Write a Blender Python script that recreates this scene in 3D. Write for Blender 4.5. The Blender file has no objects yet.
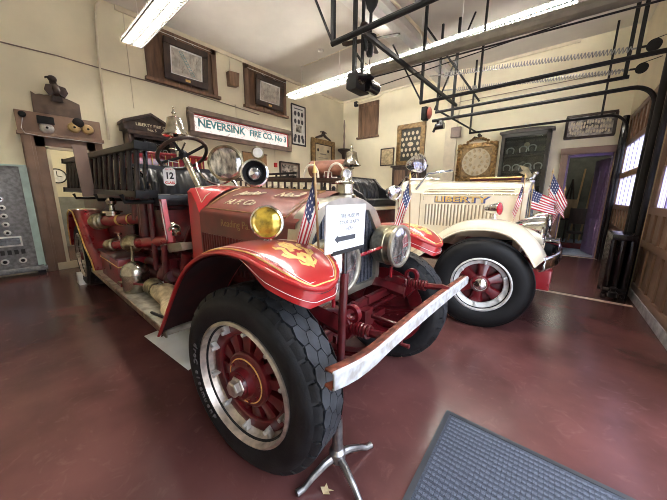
import bpy, bmesh, math, random
from math import sin, cos, pi, radians
from mathutils import Vector, Matrix
random.seed(7)
SC = bpy.context.scene
SC.cycles.filter_width = 1.0
COL = SC.collection
V = Vector

# ------------------------------------------------------------------ materials
def mat(name, col, rough=.5, metal=0., coat=0., var=.12, scale=6., bump=0., bscale=40., spec=.5, col2=None, trans=0., detail=5., stretch=(1, 1, 1), croug=.08, rvar=.12):
    m = bpy.data.materials.new(name); m.use_nodes = True
    nt = m.node_tree; n = nt.nodes; l = nt.links
    b = n['Principled BSDF']
    tc = n.new('ShaderNodeTexCoord'); mp = n.new('ShaderNodeMapping'); mp.inputs['Scale'].default_value = stretch
    l.new(tc.outputs['Object'], mp.inputs['Vector'])
    nz = n.new('ShaderNodeTexNoise'); nz.inputs['Scale'].default_value = scale; nz.inputs['Detail'].default_value = detail
    l.new(mp.outputs['Vector'], nz.inputs['Vector'])
    mx = n.new('ShaderNodeMix'); mx.data_type = 'RGBA'
    c2 = col2 if col2 else tuple(c * (1 - var * 2) for c in col)
    mx.inputs['A'].default_value = (*c2, 1); mx.inputs['B'].default_value = (*[min(1, c * (1 + (0 if col2 else var * .6))) for c in col], 1)
    cr = n.new('ShaderNodeValToRGB'); cr.color_ramp.elements[0].position = .35; cr.color_ramp.elements[1].position = .65
    l.new(nz.outputs['Fac'], cr.inputs['Fac']); l.new(cr.outputs['Color'], mx.inputs['Factor'])
    l.new(mx.outputs['Result'], b.inputs['Base Color'])
    mr = n.new('ShaderNodeMapRange'); mr.inputs['To Min'].default_value = max(.02, rough - rvar * rough); mr.inputs['To Max'].default_value = min(1, rough + rvar * rough)
    l.new(nz.outputs['Fac'], mr.inputs['Value']); l.new(mr.outputs['Result'], b.inputs['Roughness'])
    b.inputs['Metallic'].default_value = metal
    b.inputs['Specular IOR Level'].default_value = spec
    b.inputs['Coat Weight'].default_value = coat; b.inputs['Coat Roughness'].default_value = croug
    b.inputs['Transmission Weight'].default_value = trans
    if bump:
        n2 = n.new('ShaderNodeTexNoise'); n2.inputs['Scale'].default_value = bscale; n2.inputs['Detail'].default_value = 4
        l.new(mp.outputs['Vector'], n2.inputs['Vector'])
        bp = n.new('ShaderNodeBump'); bp.inputs['Strength'].default_value = bump; bp.inputs['Distance'].default_value = .01
        l.new(n2.outputs['Fac'], bp.inputs['Height']); l.new(bp.outputs['Normal'], b.inputs['Normal'])
    return m

def emit(name, col, strength):
    m = bpy.data.materials.new(name); m.use_nodes = True
    nt = m.node_tree; nt.nodes.clear()
    o = nt.nodes.new('ShaderNodeOutputMaterial'); e = nt.nodes.new('ShaderNodeEmission')
    nz = nt.nodes.new('ShaderNodeTexNoise'); nz.inputs['Scale'].default_value = 2
    mx = nt.nodes.new('ShaderNodeMix'); mx.data_type = 'RGBA'
    mx.inputs['A'].default_value = (*col, 1); mx.inputs['B'].default_value = (*[c * .97 for c in col], 1)
    nt.links.new(nz.outputs['Fac'], mx.inputs['Factor']); nt.links.new(mx.outputs['Result'], e.inputs['Color'])
    e.inputs['Strength'].default_value = strength
    nt.links.new(e.outputs[0], o.inputs[0])
    return m

def glassy(name, col, rough=.03, alpha=.25):
    """window glass: mostly clear with a sharp reflection"""
    m = bpy.data.materials.new(name); m.use_nodes = True
    nt = m.node_tree; nt.nodes.clear(); l = nt.links
    o = nt.nodes.new('ShaderNodeOutputMaterial')
    t = nt.nodes.new('ShaderNodeBsdfTransparent'); t.inputs['Color'].default_value = (*col, 1)
    g = nt.nodes.new('ShaderNodeBsdfGlossy'); g.inputs['Roughness'].default_value = rough
    f = nt.nodes.new('ShaderNodeFresnel'); f.inputs['IOR'].default_value = 1.5
    a = nt.nodes.new('ShaderNodeMath'); a.operation = 'ADD'; a.inputs[1].default_value = alpha
    l.new(f.outputs[0], a.inputs[0])
    mx = nt.nodes.new('ShaderNodeMixShader')
    l.new(a.outputs[0], mx.inputs['Fac']); l.new(t.outputs[0], mx.inputs[1]); l.new(g.outputs[0], mx.inputs[2]); l.new(mx.outputs[0], o.inputs[0])
    return m

def frosted(name, col):
    m = bpy.data.materials.new(name); m.use_nodes = True
    nt = m.node_tree; nt.nodes.clear(); l = nt.links
    o = nt.nodes.new('ShaderNodeOutputMaterial')
    t = nt.nodes.new('ShaderNodeBsdfTranslucent'); d = nt.nodes.new('ShaderNodeBsdfTransparent')
    tc = nt.nodes.new('ShaderNodeTexCoord'); w = nt.nodes.new('ShaderNodeTexWave'); w.bands_direction = 'Y'; w.inputs['Scale'].default_value = 2.2
    l.new(tc.outputs['Object'], w.inputs['Vector'])
    mx = nt.nodes.new('ShaderNodeMix'); mx.data_type = 'RGBA'
    mx.inputs['A'].default_value = (col[0] * .3, col[1] * .25, col[2] * .42, 1); mx.inputs['B'].default_value = (*col, 1)
    l.new(w.outputs['Fac'], mx.inputs['Factor']); l.new(mx.outputs['Result'], t.inputs['Color'])
    s = nt.nodes.new('ShaderNodeMixShader'); s.inputs['Fac'].default_value = .3
    l.new(t.outputs[0], s.inputs[1]); l.new(d.outputs[0], s.inputs[2]); l.new(s.outputs[0], o.inputs[0])
    return m

M = {}
M['wall'] = mat('cream_plaster', (.84, .775, .58), .75, var=.05, scale=1.2, bump=.15, bscale=18)
M['ceil'] = mat('ceiling_plaster', (.74, .71, .65), .8, var=.03, scale=2)
M['white'] = mat('white_paint', (.82, .8, .75), .5, var=.04)
M['trimcream'] = mat('cream_trim', (.74, .66, .5), .5, var=.05)
M['brown'] = mat('brown_wood', (.19, .105, .06), .45, var=.25, scale=5, stretch=(3, 3, .4))
M['brownpaint'] = mat('brown_painted_wood', (.26, .165, .115), .42, var=.1, scale=4)
M['darkwood'] = mat('dark_wood', (.045, .024, .016), .4, var=.25, scale=6, stretch=(2, 2, .5))
M['ladderdark'] = mat('blackened_wood', (.028, .017, .013), .35, var=.3, scale=10)
M['greybrown'] = mat('grey_brown_frame', (.24, .175, .14), .45, var=.12)
M['garage'] = mat('door_brown_paint', (.25, .15, .10), .4, var=.05, scale=4)
M['slit'] = mat('louvre_opening', (.30, .24, .15), .6)
M['tangong'] = mat('tan_gong', (.62, .44, .20), .45, metal=.2, var=.1)
M['tanwood'] = mat('tan_wood', (.5, .32, .15), .4, var=.2, stretch=(1, 1, .3))
M['red'] = mat('engine_red', (.27, .006, .013), .28, coat=.8, var=.1, spec=.5)
M['wheelred'] = mat('wheel_red', (.13, .006, .010), .32, coat=.5, var=.15, scale=10)
M['bred'] = mat('fender_red', (.46, .018, .02), .3, coat=.9, var=.06, spec=.5)
M['dred'] = mat('deep_red', (.10, .005, .008), .38, coat=.3, var=.25, scale=14)
M['hoodred'] = mat('ceiling_tinted_hood_red', (.24, .05, .035), .34, coat=.5, var=.15, scale=5, croug=.2)  # hood top: the cream ceiling's reflection put into a paler, browner red
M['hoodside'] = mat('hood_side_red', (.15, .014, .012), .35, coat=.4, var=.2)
M['gold'] = mat('gold_leaf', (.86, .58, .19), .4, metal=.25, var=.15, scale=30)
M['goldframe'] = mat('gilt_frame', (.36, .22, .08), .38, metal=.55, var=.3, scale=16, bump=.3, bscale=60)
M['oldgold'] = mat('dull_gold_wood', (.33, .21, .085), .42, metal=.25, var=.25, scale=12)
M['nickel'] = mat('worn_nickel', (.56, .52, .43), .25, metal=1., var=.2, scale=14)
M['brass'] = mat('aged_brass', (.45, .40, .27), .34, metal=1., var=.3, scale=16)
M['radshell'] = mat('tarnished_shell', (.62, .58, .47), .32, metal=.85, var=.12, scale=8)
M['chrome'] = mat('chrome', (.86, .87, .88), .07, metal=1., var=.03)
M['steel'] = mat('bare_steel', (.40, .40, .40), .42, metal=1., var=.2, scale=18)
M['rimsteel'] = mat('worn_rim_steel', (.62, .55, .48), .33, metal=.8, var=.2, scale=18)
M['silver'] = mat('silver_paint', (.66, .66, .64), .4, metal=.25, var=.12, scale=18)
M['black'] = mat('black_iron', (.010, .010, .011), .48, var=.2, spec=.25)
M['gloss'] = mat('gloss_black', (.012, .012, .014), .18, coat=.4, var=.2)
M['leather'] = mat('black_leather', (.018, .018, .02), .36, var=.2, scale=10, bump=.15, bscale=120)
M['rubber'] = mat('worn_rubber', (.014, .0145, .016), .6, spec=.3, var=.25, scale=14, bump=.12, bscale=120)
M['rubtop'] = mat('scuffed_tread', (.034, .038, .045), .55, var=.25, scale=16)
M['smooth'] = mat('black_tyre', (.007, .007, .0075), .5, var=.2, scale=10, spec=.25)
M['letter'] = mat('tyre_lettering', (.13, .125, .13), .6, var=.1)
M['cream'] = mat('cream_enamel', (.88, .78, .58), .25, coat=.7, var=.03)
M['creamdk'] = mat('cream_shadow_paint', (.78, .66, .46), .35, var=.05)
M['canvas'] = mat('canvas_hose', (.62, .5, .3), .85, var=.2, scale=14, bump=.4, bscale=50)
M['hosewhite'] = mat('white_cotton_hose', (.82, .77, .66), .85, var=.1, scale=20, bump=.3, bscale=80)
M['leatherbrown'] = mat('brown_leather', (.30, .12, .075), .5, var=.2, scale=8, bump=.15)
M['glasslens'] = mat('headlight_lens', (.80, .83, .90), .11, metal=.85, var=.42, scale=11, stretch=(1, 2.5, 1), coat=1, rvar=.4)
M['amber'] = mat('amber_lens', (.85, .60, .08), .1, metal=.5, var=.35, scale=22, coat=1)
M['redlens'] = mat('red_lens', (.5, .01, .02), .15, coat=1)
M['slate'] = mat('grey_slate', (.26, .26, .27), .35, var=.2, scale=20, bump=.1)
M['teal'] = mat('pale_teal_trim', (.48, .64, .60), .35, var=.08)
M['flagred'] = mat('flag_red', (.56, .035, .06), .7, var=.08)
M['flagwhite'] = mat('flag_white', (.86, .83, .8), .7, var=.04)
M['flagblue'] = mat('flag_blue', (.035, .045, .13), .7, var=.1)
M['fin'] = mat('lamp_louvre', (.10, .095, .085), .5, var=.03)
M['etch'] = mat('pale_engraving', (.56, .52, .45), .5, var=.2, scale=7)
M['textblue'] = mat('blue_shadow_paint', (.06, .09, .25), .4)
M['shield'] = mat('dull_brown_board', (.13, .085, .06), .5, var=.15, scale=8)
M['under'] = mat('shaded_grimy_underside', (.045, .008, .008), .7, var=.3)  # shade under the fenders, with some grime, put into a dark red
M['paper'] = mat('white_paper', (.86, .9, .93), .6, var=.02)
M['aged'] = mat('aged_paper', (.68, .6, .42), .6, var=.08)
M['photo'] = mat('old_photograph', (.42, .38, .33), .45, var=.5, scale=9)
M['ink'] = mat('black_ink', (.015, .015, .017), .6)
M['inkgrey'] = mat('grey_ink', (.06, .065, .08), .6)
M['darkglass'] = mat('dark_display', (.03, .032, .028), .12, var=.3, coat=1)
M['matdark'] = mat('dark_photo_mount', (.035, .032, .022), .5)
M['violet'] = mat('violet_paint', (.22, .15, .30), .3, var=.1)
M['linepaint'] = mat('floor_line_paint', (.62, .52, .42), .5, var=.15, scale=12)
M['boardtop'] = mat('running_board_linoleum', (.42, .39, .31), .5, var=.25, scale=12)
M['rust'] = mat('rust_red_channel', (.30, .085, .05), .6, var=.3, scale=24)
M['worn'] = mat('worn_pale_blue_paint', (.60, .64, .68), .5, col2=(.36, .34, .32), scale=20, detail=8)
M['gauze'] = mat('white_enamel', (.85, .85, .82), .3)
M['reddot'] = mat('alarm_red', (.6, .03, .03), .4)
M['letterteal'] = mat('teal_glass', (.09, .34, .38), .3)
M['tube'] = emit('fluorescent_tube', (1., .95, .86), 140)
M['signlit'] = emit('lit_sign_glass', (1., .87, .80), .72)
M['clear'] = glassy('clear_glass', (.93, .95, .95))
M['cabglass'] = glassy('cabinet_glass', (.8, .83, .82), alpha=.0)
M['frost'] = frosted('ribbed_daylight_glass', (.86, .85, .95))
M['bluegrey'] = mat('radiator_core', (.13, .14, .17), .4, metal=.5, var=.25, scale=60)
M['carpetblue'] = mat('blue_grey_carpet', (.27, .33, .45), .95, var=.1)
M['wainscot'] = mat('grey_wainscot', (.28, .29, .28), .6)
M['concrete'] = mat('grey_concrete_curb', (.42, .41, .42), .7, var=.2, scale=10)
M['asphalt'] = mat('pale_pavement', (.5, .5, .5), .8)

# ------------------------------------------------------------------ mesh builder
def frame_axis(d):
    d = d.normalized()
    a = V((0, 0, 1)) if abs(d.z) < .9 else V((1, 0, 0))
    x = d.cross(a).normalized(); y = d.cross(x).normalized()
    return x, y, d

class MB:
    def __init__(s): s.v = []; s.f = []; s.m = []
    def add(s, vs, fs, mi=0):
        o = len(s.v); s.v += [tuple(p) for p in vs]
        for f in fs: s.f.append(tuple(i + o for i in f)); s.m.append(mi)
        return s
    def box(s, x0, x1, y0, y1, z0, z1, mi=0):
        vs = [(x, y, z) for z in (z0, z1) for y in (y0, y1) for x in (x0, x1)]
        return s.add(vs, [(0, 2, 3, 1), (4, 5, 7, 6), (0, 1, 5, 4), (2, 6, 7, 3), (0, 4, 6, 2), (1, 3, 7, 5)], mi)
    def pbox(s, P, a0, a1, b0, b1, c0, c1, mi=0):
        vs = [P(a, b, c) for c in (c0, c1) for b in (b0, b1) for a in (a0, a1)]
        return s.add(vs, [(0, 2, 3, 1), (4, 5, 7, 6), (0, 1, 5, 4), (2, 6, 7, 3), (0, 4, 6, 2), (1, 3, 7, 5)], mi)
    def beam(s, p0, p1, w, h, mi=0, up=V((0, 0, 1))):
        p0 = V(p0); p1 = V(p1); d = (p1 - p0).normalized()
        if abs(d.dot(up)) > .95: up = V((1, 0, 0))
        x = d.cross(up).normalized(); y = x.cross(d).normalized()
        vs = [p + x * (i * w / 2) + y * (j * h / 2) for p in (p0, p1) for (i, j) in ((-1, -1), (1, -1), (1, 1), (-1, 1))]
        return s.add(vs, [(3, 2, 1, 0), (4, 5, 6, 7), (0, 1, 5, 4), (1, 2, 6, 5), (2, 3, 7, 6), (3, 0, 4, 7)], mi)
    def tube(s, pts, r, n=8, mi=0, cap=True, closed=False):
        pts = [V(p) for p in pts]; k = len(pts)
        rs = r if isinstance(r, (list, tuple)) else [r] * k
        vs = []; prev = None
        for i, p in enumerate(pts):
            if closed: d = pts[(i + 1) % k] - pts[i - 1]
            else: d = pts[min(i + 1, k - 1)] - pts[max(i - 1, 0)]
            d.normalize()
            if prev is None: x, y, _ = frame_axis(d)
            else:
                x = prev - d * prev.dot(d)
                if x.length < 1e-6: x, y, _ = frame_axis(d)
                x.normalize(); y = d.cross(x)
            prev = x
            for j in range(n):
                a = 2 * pi * j / n
                vs.append(p + x * (cos(a) * rs[i]) + y * (sin(a) * rs[i]))
        fs = []
        for i in range(k if closed else k - 1):
            i2 = (i + 1) % k
            for j in range(n):
                j2 = (j + 1) % n
                fs.append((i * n + j, i * n + j2, i2 * n + j2, i2 * n + j))
        if cap and not closed:
            fs.append(tuple(range(n - 1, -1, -1))); fs.append(tuple((k - 1) * n + j for j in range(n)))
        return s.add(vs, fs, mi)
    def lathe(s, prof, o, ax, n=24, mi=0, closed=False, mis=None):
        """prof: (radius, height along ax)"""
        o = V(o); x, y, d = frame_axis(V(ax)); vs = []; fs = []; k = len(prof)
        for (r, h) in prof:
            for j in range(n):
                a = 2 * pi * j / n
                vs.append(o + d * h + x * (cos(a) * r) + y * (sin(a) * r))
        base = len(s.v); s.v += [tuple(p) for p in vs]
        for i in range(k if closed else k - 1):
            i2 = (i + 1) % k
            for j in range(n):
                j2 = (j + 1) % n
                s.f.append((base + i * n + j, base + i * n + j2, base + i2 * n + j2, base + i2 * n + j)); s.m.append(mis[i] if mis else mi)
        return s
    def grid(s, rows, mi=0, mif=None):
        k = len(rows); n = len(rows[0]); o = len(s.v)
        for r in rows: s.v += [tuple(p) for p in r]
        for i in range(k - 1):
            for j in range(n - 1):
                s.f.append((o + i * n + j, o + i * n + j + 1, o + (i + 1) * n + j + 1, o + (i + 1) * n + j)); s.m.append(mif(i, j) if mif else mi)
        return s
    def prism(s, poly, P, c0, c1, mi=0):
        """poly: 2D outline; P(a,b,c) maps to space; extruded from c0 to c1"""
        n = len(poly)
        vs = [P(a, b, c0) for a, b in poly] + [P(a, b, c1) for a, b in poly]
        fs = [tuple(range(n - 1, -1, -1)), tuple(range(n, 2 * n))] + [(i, (i + 1) % n, n + (i + 1) % n, n + i) for i in range(n)]
        return s.add(vs, fs, mi)
    def disc(s, o, ax, r, t=.01, n=20, mi=0):
        return s.lathe([(0.0001, 0), (r, 0), (r, t), (.0001, t)], o, ax, n, mi)
    def ball(s, o, r, n=14, mi=0, sz=(1, 1, 1)):
        o = V(o); k = n // 2 + 1; vs = []
        rows = []
        for i in range(k):
            t = pi * i / (k - 1)
            rows.append([o + V((sin(t) * cos(2 * pi * j / n) * r * sz[0], sin(t) * sin(2 * pi * j / n) * r * sz[1], cos(t) * r * sz[2])) for j in range(n + 1)])
        return s.grid(rows, mi)
    def build(s, name, mats, parent=None, smooth=35, bev=0., xf=None, sub=0, thick=0.):
        me = bpy.data.meshes.new(name)
        vs = [xf @ V(p) for p in s.v] if xf else s.v
        me.from_pydata(vs, [], s.f)
        if not isinstance(mats, (list, tuple)): mats = [mats]
        for m in mats: me.materials.append(M[m] if isinstance(m, str) else m)
        me.polygons.foreach_set('material_index', s.m)
        bm = bmesh.new(); bm.from_mesh(me)
        bmesh.ops.remove_doubles(bm, verts=bm.verts, dist=1e-5)
        bmesh.ops.recalc_face_normals(bm, faces=bm.faces)
        if bev: bmesh.ops.bevel(bm, geom=[e for e in bm.edges if len(e.link_faces) == 2 and e.calc_face_angle(0) > .6], offset=bev, segments=2, profile=.6, affect='EDGES', clamp_overlap=True)
        bm.to_mesh(me); bm.free()
        if smooth:
            me.polygons.foreach_set('use_smooth', [True] * len(me.polygons)); me.set_sharp_from_angle(angle=radians(smooth))
        o = bpy.data.objects.new(name, me); COL.objects.link(o)
        if thick:
            md = o.modifiers.new('thickness', 'SOLIDIFY'); md.thickness = thick; md.offset = 0
        if sub:
            md = o.modifiers.new('subdivision', 'SUBSURF'); md.levels = sub; md.render_levels = sub
        if parent: put(o, parent)
        return o

def world_of(o):
    m = Matrix.Translation(o.location)
    while o.parent:
        m = Matrix.Translation(o.parent.location) @ o.parent.rotation_euler.to_matrix().to_4x4() @ o.matrix_parent_inverse @ m if False else m
        o = o.parent
    return m

def put(o, parent):
    """child meshes are drawn in world space, so undo the location of every Empty above"""
    o.parent = parent
    t = V((0, 0, 0)); p = parent
    if p.type == 'EMPTY': t = V(p['at'])
    o.matrix_parent_inverse = Matrix.Translation(-t)

def tag(o, label=None, cat=None, group=None, kind=None):
    if label: o['label'] = label
    if cat: o['category'] = cat
    if group: o['group'] = group
    if kind: o['kind'] = kind
    return o

def thing(name, at, label, cat, group=None):
    o = bpy.data.objects.new(name, None); COL.objects.link(o); o.location = at; o['at'] = tuple(at); o.empty_display_size = .1
    return tag(o, label, cat, group)

def part_empty(name, at, parent):
    o = bpy.data.objects.new(name, None); COL.objects.link(o); o.location = at; o['at'] = tuple(at)
    o.parent = parent; o.matrix_parent_inverse = Matrix.Translation(-V(parent['at']))
    return o

def struct(name, mb, m, **k):
    return tag(mb.build(name, m, **k), kind='structure')

def text(name, body, size, o, u, v, m, parent=None, depth=.002, align='CENTER', shear=0., width=1., bold=0.):
    cu = bpy.data.curves.new('t', 'FONT'); cu.body = body; cu.size = size; cu.align_x = align; cu.align_y = 'CENTER'
    cu.extrude = depth; cu.shear = shear; cu.offset = bold; cu.resolution_u = 3
    ob = bpy.data.objects.new('t', cu); COL.objects.link(ob)
    dg = bpy.context.evaluated_depsgraph_get()
    me = bpy.data.meshes.new_from_object(ob.evaluated_get(dg)); bpy.data.objects.remove(ob); bpy.data.curves.remove(cu)
    u = V(u).normalized(); v = V(v); v = (v - u * v.dot(u)).normalized(); w = u.cross(v); o = V(o)
    for p in me.vertices: p.co = o + u * (p.co.x * width) + v * p.co.y + w * p.co.z
    me.name = name; me.materials.clear(); me.materials.append(M[m])
    for p in me.polygons: p.material_index = 0
    r = bpy.data.objects.new(name, me); COL.objects.link(r)
    if parent: put(r, parent)
    return r

def plane(o, u, v):
    o = V(o); u = V(u).normalized(); v = V(v).normalized(); w = u.cross(v)
    return lambda a, b, c=0.: o + u * a + v * b + w * c

def interp(tab, x):
    """smooth (Catmull-Rom) lookup in a table of (x, y)"""
    if x <= tab[0][0]: return tab[0][1]
    for i in range(len(tab) - 1):
        if x <= tab[i + 1][0]:
            x0, y0 = tab[i]; x1, y1 = tab[i + 1]; t = (x - x0) / (x1 - x0)
            ym = tab[i - 1] if i else tab[i]; yp = tab[i + 2] if i + 2 < len(tab) else tab[i + 1]
            m0 = (y1 - ym[1]) / (x1 - ym[0]) * (x1 - x0); m1 = (yp[1] - y0) / (yp[0] - x0) * (x1 - x0)
            return (2 * t**3 - 3 * t**2 + 1) * y0 + (t**3 - 2 * t**2 + t) * m0 + (-2 * t**3 + 3 * t**2) * y1 + (t**3 - t**2) * m1
    return tab[-1][1]

def arc(c, r, a0, a1, n, P):
    return [P(c[0] + r * cos(a0 + (a1 - a0) * i / n), c[1] + r * sin(a0 + (a1 - a0) * i / n)) for i in range(n + 1)]
# ------------------------------------------------------------------ the room
XL, YB, YF, ZC = -7.6, 9.55, -3.2, 5.26
LW = plane((XL, 0, 0), (0, 1, 0), (0, 0, 1))          # left wall: (y, z, out)
BW = plane((0, YB, 0), (1, 0, 0), (0, 0, 1))          # back wall: (x, z, out)
def RW(y, z, c=0.):                                    # right wall of bay doors, a touch out of square
    return V((1.05 - .026 * y - c, y, z))

def floor_mat():
    m = mat('floor_paint', (.135, .053, .05), .22, coat=0., var=.2, scale=1.3, bump=.04, bscale=90)
    nt = m.node_tree; n = nt.nodes; l = nt.links; b = n['Principled BSDF']
    tc = n.new('ShaderNodeTexCoord')
    mp = n.new('ShaderNodeMapping'); mp.inputs['Scale'].default_value = (1, 1, 1); l.new(tc.outputs['Object'], mp.inputs['Vector'])
    a = n.new('ShaderNodeTexNoise'); a.inputs['Scale'].default_value = 5; a.inputs['Detail'].default_value = 9; a.inputs['Roughness'].default_value = .7; a.inputs['Distortion'].default_value = 2.5
    l.new(mp.outputs['Vector'], a.inputs['Vector'])
    r = n.new('ShaderNodeValToRGB'); r.color_ramp.elements[0].position = .56; r.color_ramp.elements[1].position = .78
    l.new(a.outputs['Fac'], r.inputs['Fac'])
    mu = n.new('ShaderNodeMath'); mu.operation = 'MULTIPLY'; mu.inputs[1].default_value = .38; l.new(r.outputs['Color'], mu.inputs[0])
    src = b.inputs['Base Color'].links[0].from_socket
    mx = n.new('ShaderNodeMix'); mx.data_type = 'RGBA'; mx.inputs['B'].default_value = (.25, .13, .12, 1)
    l.new(src, mx.inputs['A']); l.new(mu.outputs[0], mx.inputs['Factor']); l.new(mx.outputs['Result'], b.inputs['Base Color'])
    return m
M['floor'] = floor_mat()
struct('floor', MB().box(XL - .2, 1.25, YF, YB + .12, -.12, 0), 'floor', smooth=0)
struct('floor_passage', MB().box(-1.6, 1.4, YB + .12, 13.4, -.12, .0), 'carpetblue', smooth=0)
struct('floor_alcove', MB().box(XL - 3.2, XL - .2, -1.5, 2.5, -.12, 0), 'floor', smooth=0)
struct('ceiling', MB().box(XL - .2, 1.25, YF, YB + .2, ZC, ZC + .15), 'ceil', smooth=0)
b = MB()
for a0, a1, z0, z1 in ((YF, .66, 0, ZC), (1.22, YB + .2, 0, ZC), (.66, 1.22, 2.33, ZC), (.66, 1.22, 0, .03)): b.box(XL - .2, XL, a0, a1, z0, z1)
struct('wall_left', b, 'wall', smooth=0)
b = MB()
for x0, x1, z0, z1 in ((XL, -.18, 0, ZC), (.68, 1.25, 0, ZC), (-.18, .68, 2.58, ZC)): b.box(x0, x1, YB, YB + .2, z0, z1)
struct('wall_back', b, 'wall', smooth=0)
struct('wall_front', MB().box(XL, 1.25, YF - .2, YF, 0, ZC), 'wall', smooth=0)
b = MB()   # right wall: openings for three bay doors
for y0, y1, z0, z1 in ((YF, -.5, 0, ZC), (2.9, 3.2, 0, ZC), (6.1, 6.75, 0, ZC), (9.5, YB, 0, ZC), (-.5, 2.9, 3.35, ZC), (3.2, 6.1, 3.35, ZC), (6.75, 9.5, 3.35, ZC)): b.pbox(RW, y0, y1, z0, z1, -.22, 0)
struct('wall_right', b, 'wall', smooth=0)
# rooms beyond the two open doorways
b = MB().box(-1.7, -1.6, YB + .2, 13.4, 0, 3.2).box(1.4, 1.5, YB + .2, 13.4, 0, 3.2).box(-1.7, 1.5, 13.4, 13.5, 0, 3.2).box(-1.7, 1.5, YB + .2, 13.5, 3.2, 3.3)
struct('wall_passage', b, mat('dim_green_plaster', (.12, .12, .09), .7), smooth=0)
b = MB().box(XL - 3.3, XL - 3.2, -1.5, 2.5, 0, 3.1).box(XL - 3.2, XL - .2, -1.6, -1.5, 0, 3.1).box(XL - 3.2, XL - .2, 2.5, 2.6, 0, 3.1).box(XL - 3.3, XL - .2, -1.6, 2.6, 3.1, 3.2)
struct('wall_alcove', b, 'wall', smooth=0)
b = MB().box(XL - 3.2, XL - 3.17, -1.5, 2.5, 0, 1.35)
for k in range(9): b.box(XL - 3.17, XL - 3.16, -1.5, 2.5, .06 + k * .15, .19 + k * .15)
struct('trim_1', b, 'wainscot', smooth=0)
struct('trim_2', MB().box(XL, XL + .05, 2.0, YB, ZC - .09, ZC).box(XL, -.3, YB - .05, YB, ZC - .07, ZC), 'trimcream', smooth=0)
struct('trim_3', MB().box(-3.33, -2.98, YB - .1, YB, 0, 4.65).box(-3.38, -2.93, YB - .12, YB, 4.6, ZC), 'trimcream', smooth=0)
struct('baseboard_back', MB().box(XL, -.3, YB - .03, YB, 0, .2), 'trimcream', smooth=0)
struct('baseboard_left', MB().box(XL, XL + .03, 1.5, YB, 0, .2), 'brownpaint', smooth=0)
# boxed beam on the ceiling
struct('beam', MB().box(-3.78, -3.22, YF, YB, ZC - .14, ZC).box(-3.64, -3.36, YF, YB, ZC - .32, ZC - .14), 'white', smooth=0)
# painted floor lines
struct('trim_4', MB().box(-3.2, .88, 5.48, 5.57, 0, .004), 'linepaint', smooth=0)
struct('trim_5', MB().box(-.9, .72, 9.36, 9.42, 0, .004), 'linepaint', smooth=0)

# --- door_1 in the left wall: brown casing, header board, tall glass opening
d = thing('door_1', (XL, .95, 0), None, None); tag(d, kind='structure')
b = MB(); b.pbox(LW, .34, .5, 0, 2.56, 0, .05).pbox(LW, .36, .46, 0, 2.52, .05, .08).pbox(LW, 1.36, 1.47, 0, 2.56, 0, .05)
b.pbox(LW, .49, .64, 0, 2.57, 0, .03).pbox(LW, 1.22, 1.37, 0, 2.57, 0, .03).pbox(LW, .5, 1.36, 2.33, 2.56, 0, .03)
b.build('casing', 'brownpaint', d, bev=.006)
b = MB(); b.pbox(LW, .32, 1.48, 2.56, 2.92, 0, .06).pbox(LW, .30, 1.5, 2.51, 2.57, 0, .1)
b.build('header_board', 'brownpaint', d, bev=.006)
b = MB(); b.pbox(LW, .63, .68, .1, 2.34, -.03, .04).pbox(LW, 1.2, 1.25, .1, 2.34, -.03, .04).pbox(LW, .63, 1.25, 2.3, 2.35, -.03, .04)
b.build('glass_frame', 'trimcream', d, bev=.004)
MB().pbox(LW, .5, 1.36, 0, .14, 0, .05).build('kick_plate', 'aged', d)

# --- boarded-up high windows
def board_window(name, P, a0, a1, z0, z1, n):
    w = thing(name, P(0, 0, 0), None, None); tag(w, kind='structure')
    b = MB(); wd = .13
    b.pbox(P, a0, a0 + wd, z0, z1, 0, .05).pbox(P, a1 - wd, a1, z0, z1, 0, .05).pbox(P, a0, a1, z1 - wd, z1, 0, .05)
    b.build('frame', 'brown', w, bev=.006)
    MB().pbox(P, a0 - .05, a1 + .05, z0 - .07, z0, 0, .11).build('sill', 'brown', w, bev=.006)
    b = MB()
    for k in range(n):
        s0 = a0 + wd + (a1 - a0 - 2 * wd) * k / n; s1 = a0 + wd + (a1 - a0 - 2 * wd) * (k + 1) / n
        b.pbox(P, s0 + .006, s1 - .006, z0, z1 - wd, 0, .02)
    b.build('boarding', 'brown', w)
board_window('window_1', LW, 2.46, 4.1, 4.07, 5.16, 5)
board_window('window_2', LW, 4.92, 6.46, 4.07, 5.16, 5)
board_window('window_3', BW, -6.8, -5.9, 3.78, 5.0, 3)

# --- door_2: doorway in the back wall with a violet leaf swung open
d = thing('door_2', (.25, YB, 0), None, None); tag(d, kind='structure')
b = MB()
b.pbox(BW, -.32, -.18, 0, 2.7, 0, .06).pbox(BW, .66, .78, 0, 2.7, 0, .06).pbox(BW, -.34, .79, 2.58, 2.74, 0, .08)
b.build('casing', 'brownpaint', d, bev=.006)
b = MB().box(-.18, -.14, YB, YB + .2, 0, 2.58).box(.64, .68, YB, YB + .2, 0, 2.58).box(-.18, .68, YB, YB + .2, 2.52, 2.58)
b.build('jamb', 'violet', d)
b = MB(); lf = plane((.63, YB + .2, 0), (-.28, 1, 0), (0, 0, 1))
b.pbox(lf, 0, .8, .02, 2.48, 0, .045)
for z0, z1 in ((.2, .95), (1.1, 2.3)): b.pbox(lf, .1, .36, z0, z1, -.012, .057).pbox(lf, .44, .7, z0, z1, -.012, .057)
b.build('leaf', 'violet', d, bev=.004)
MB().tube([lf(.72, 1.1, .05), lf(.72, 1.1, .09), lf(.72, 1.25, .09), lf(.72, 1.25, .05)], .012).build('handle', 'nickel', d)
MB().box(-.14, .64, YB - .02, YB + .22, 0, .03).build('threshold', 'carpetblue', d)

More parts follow.
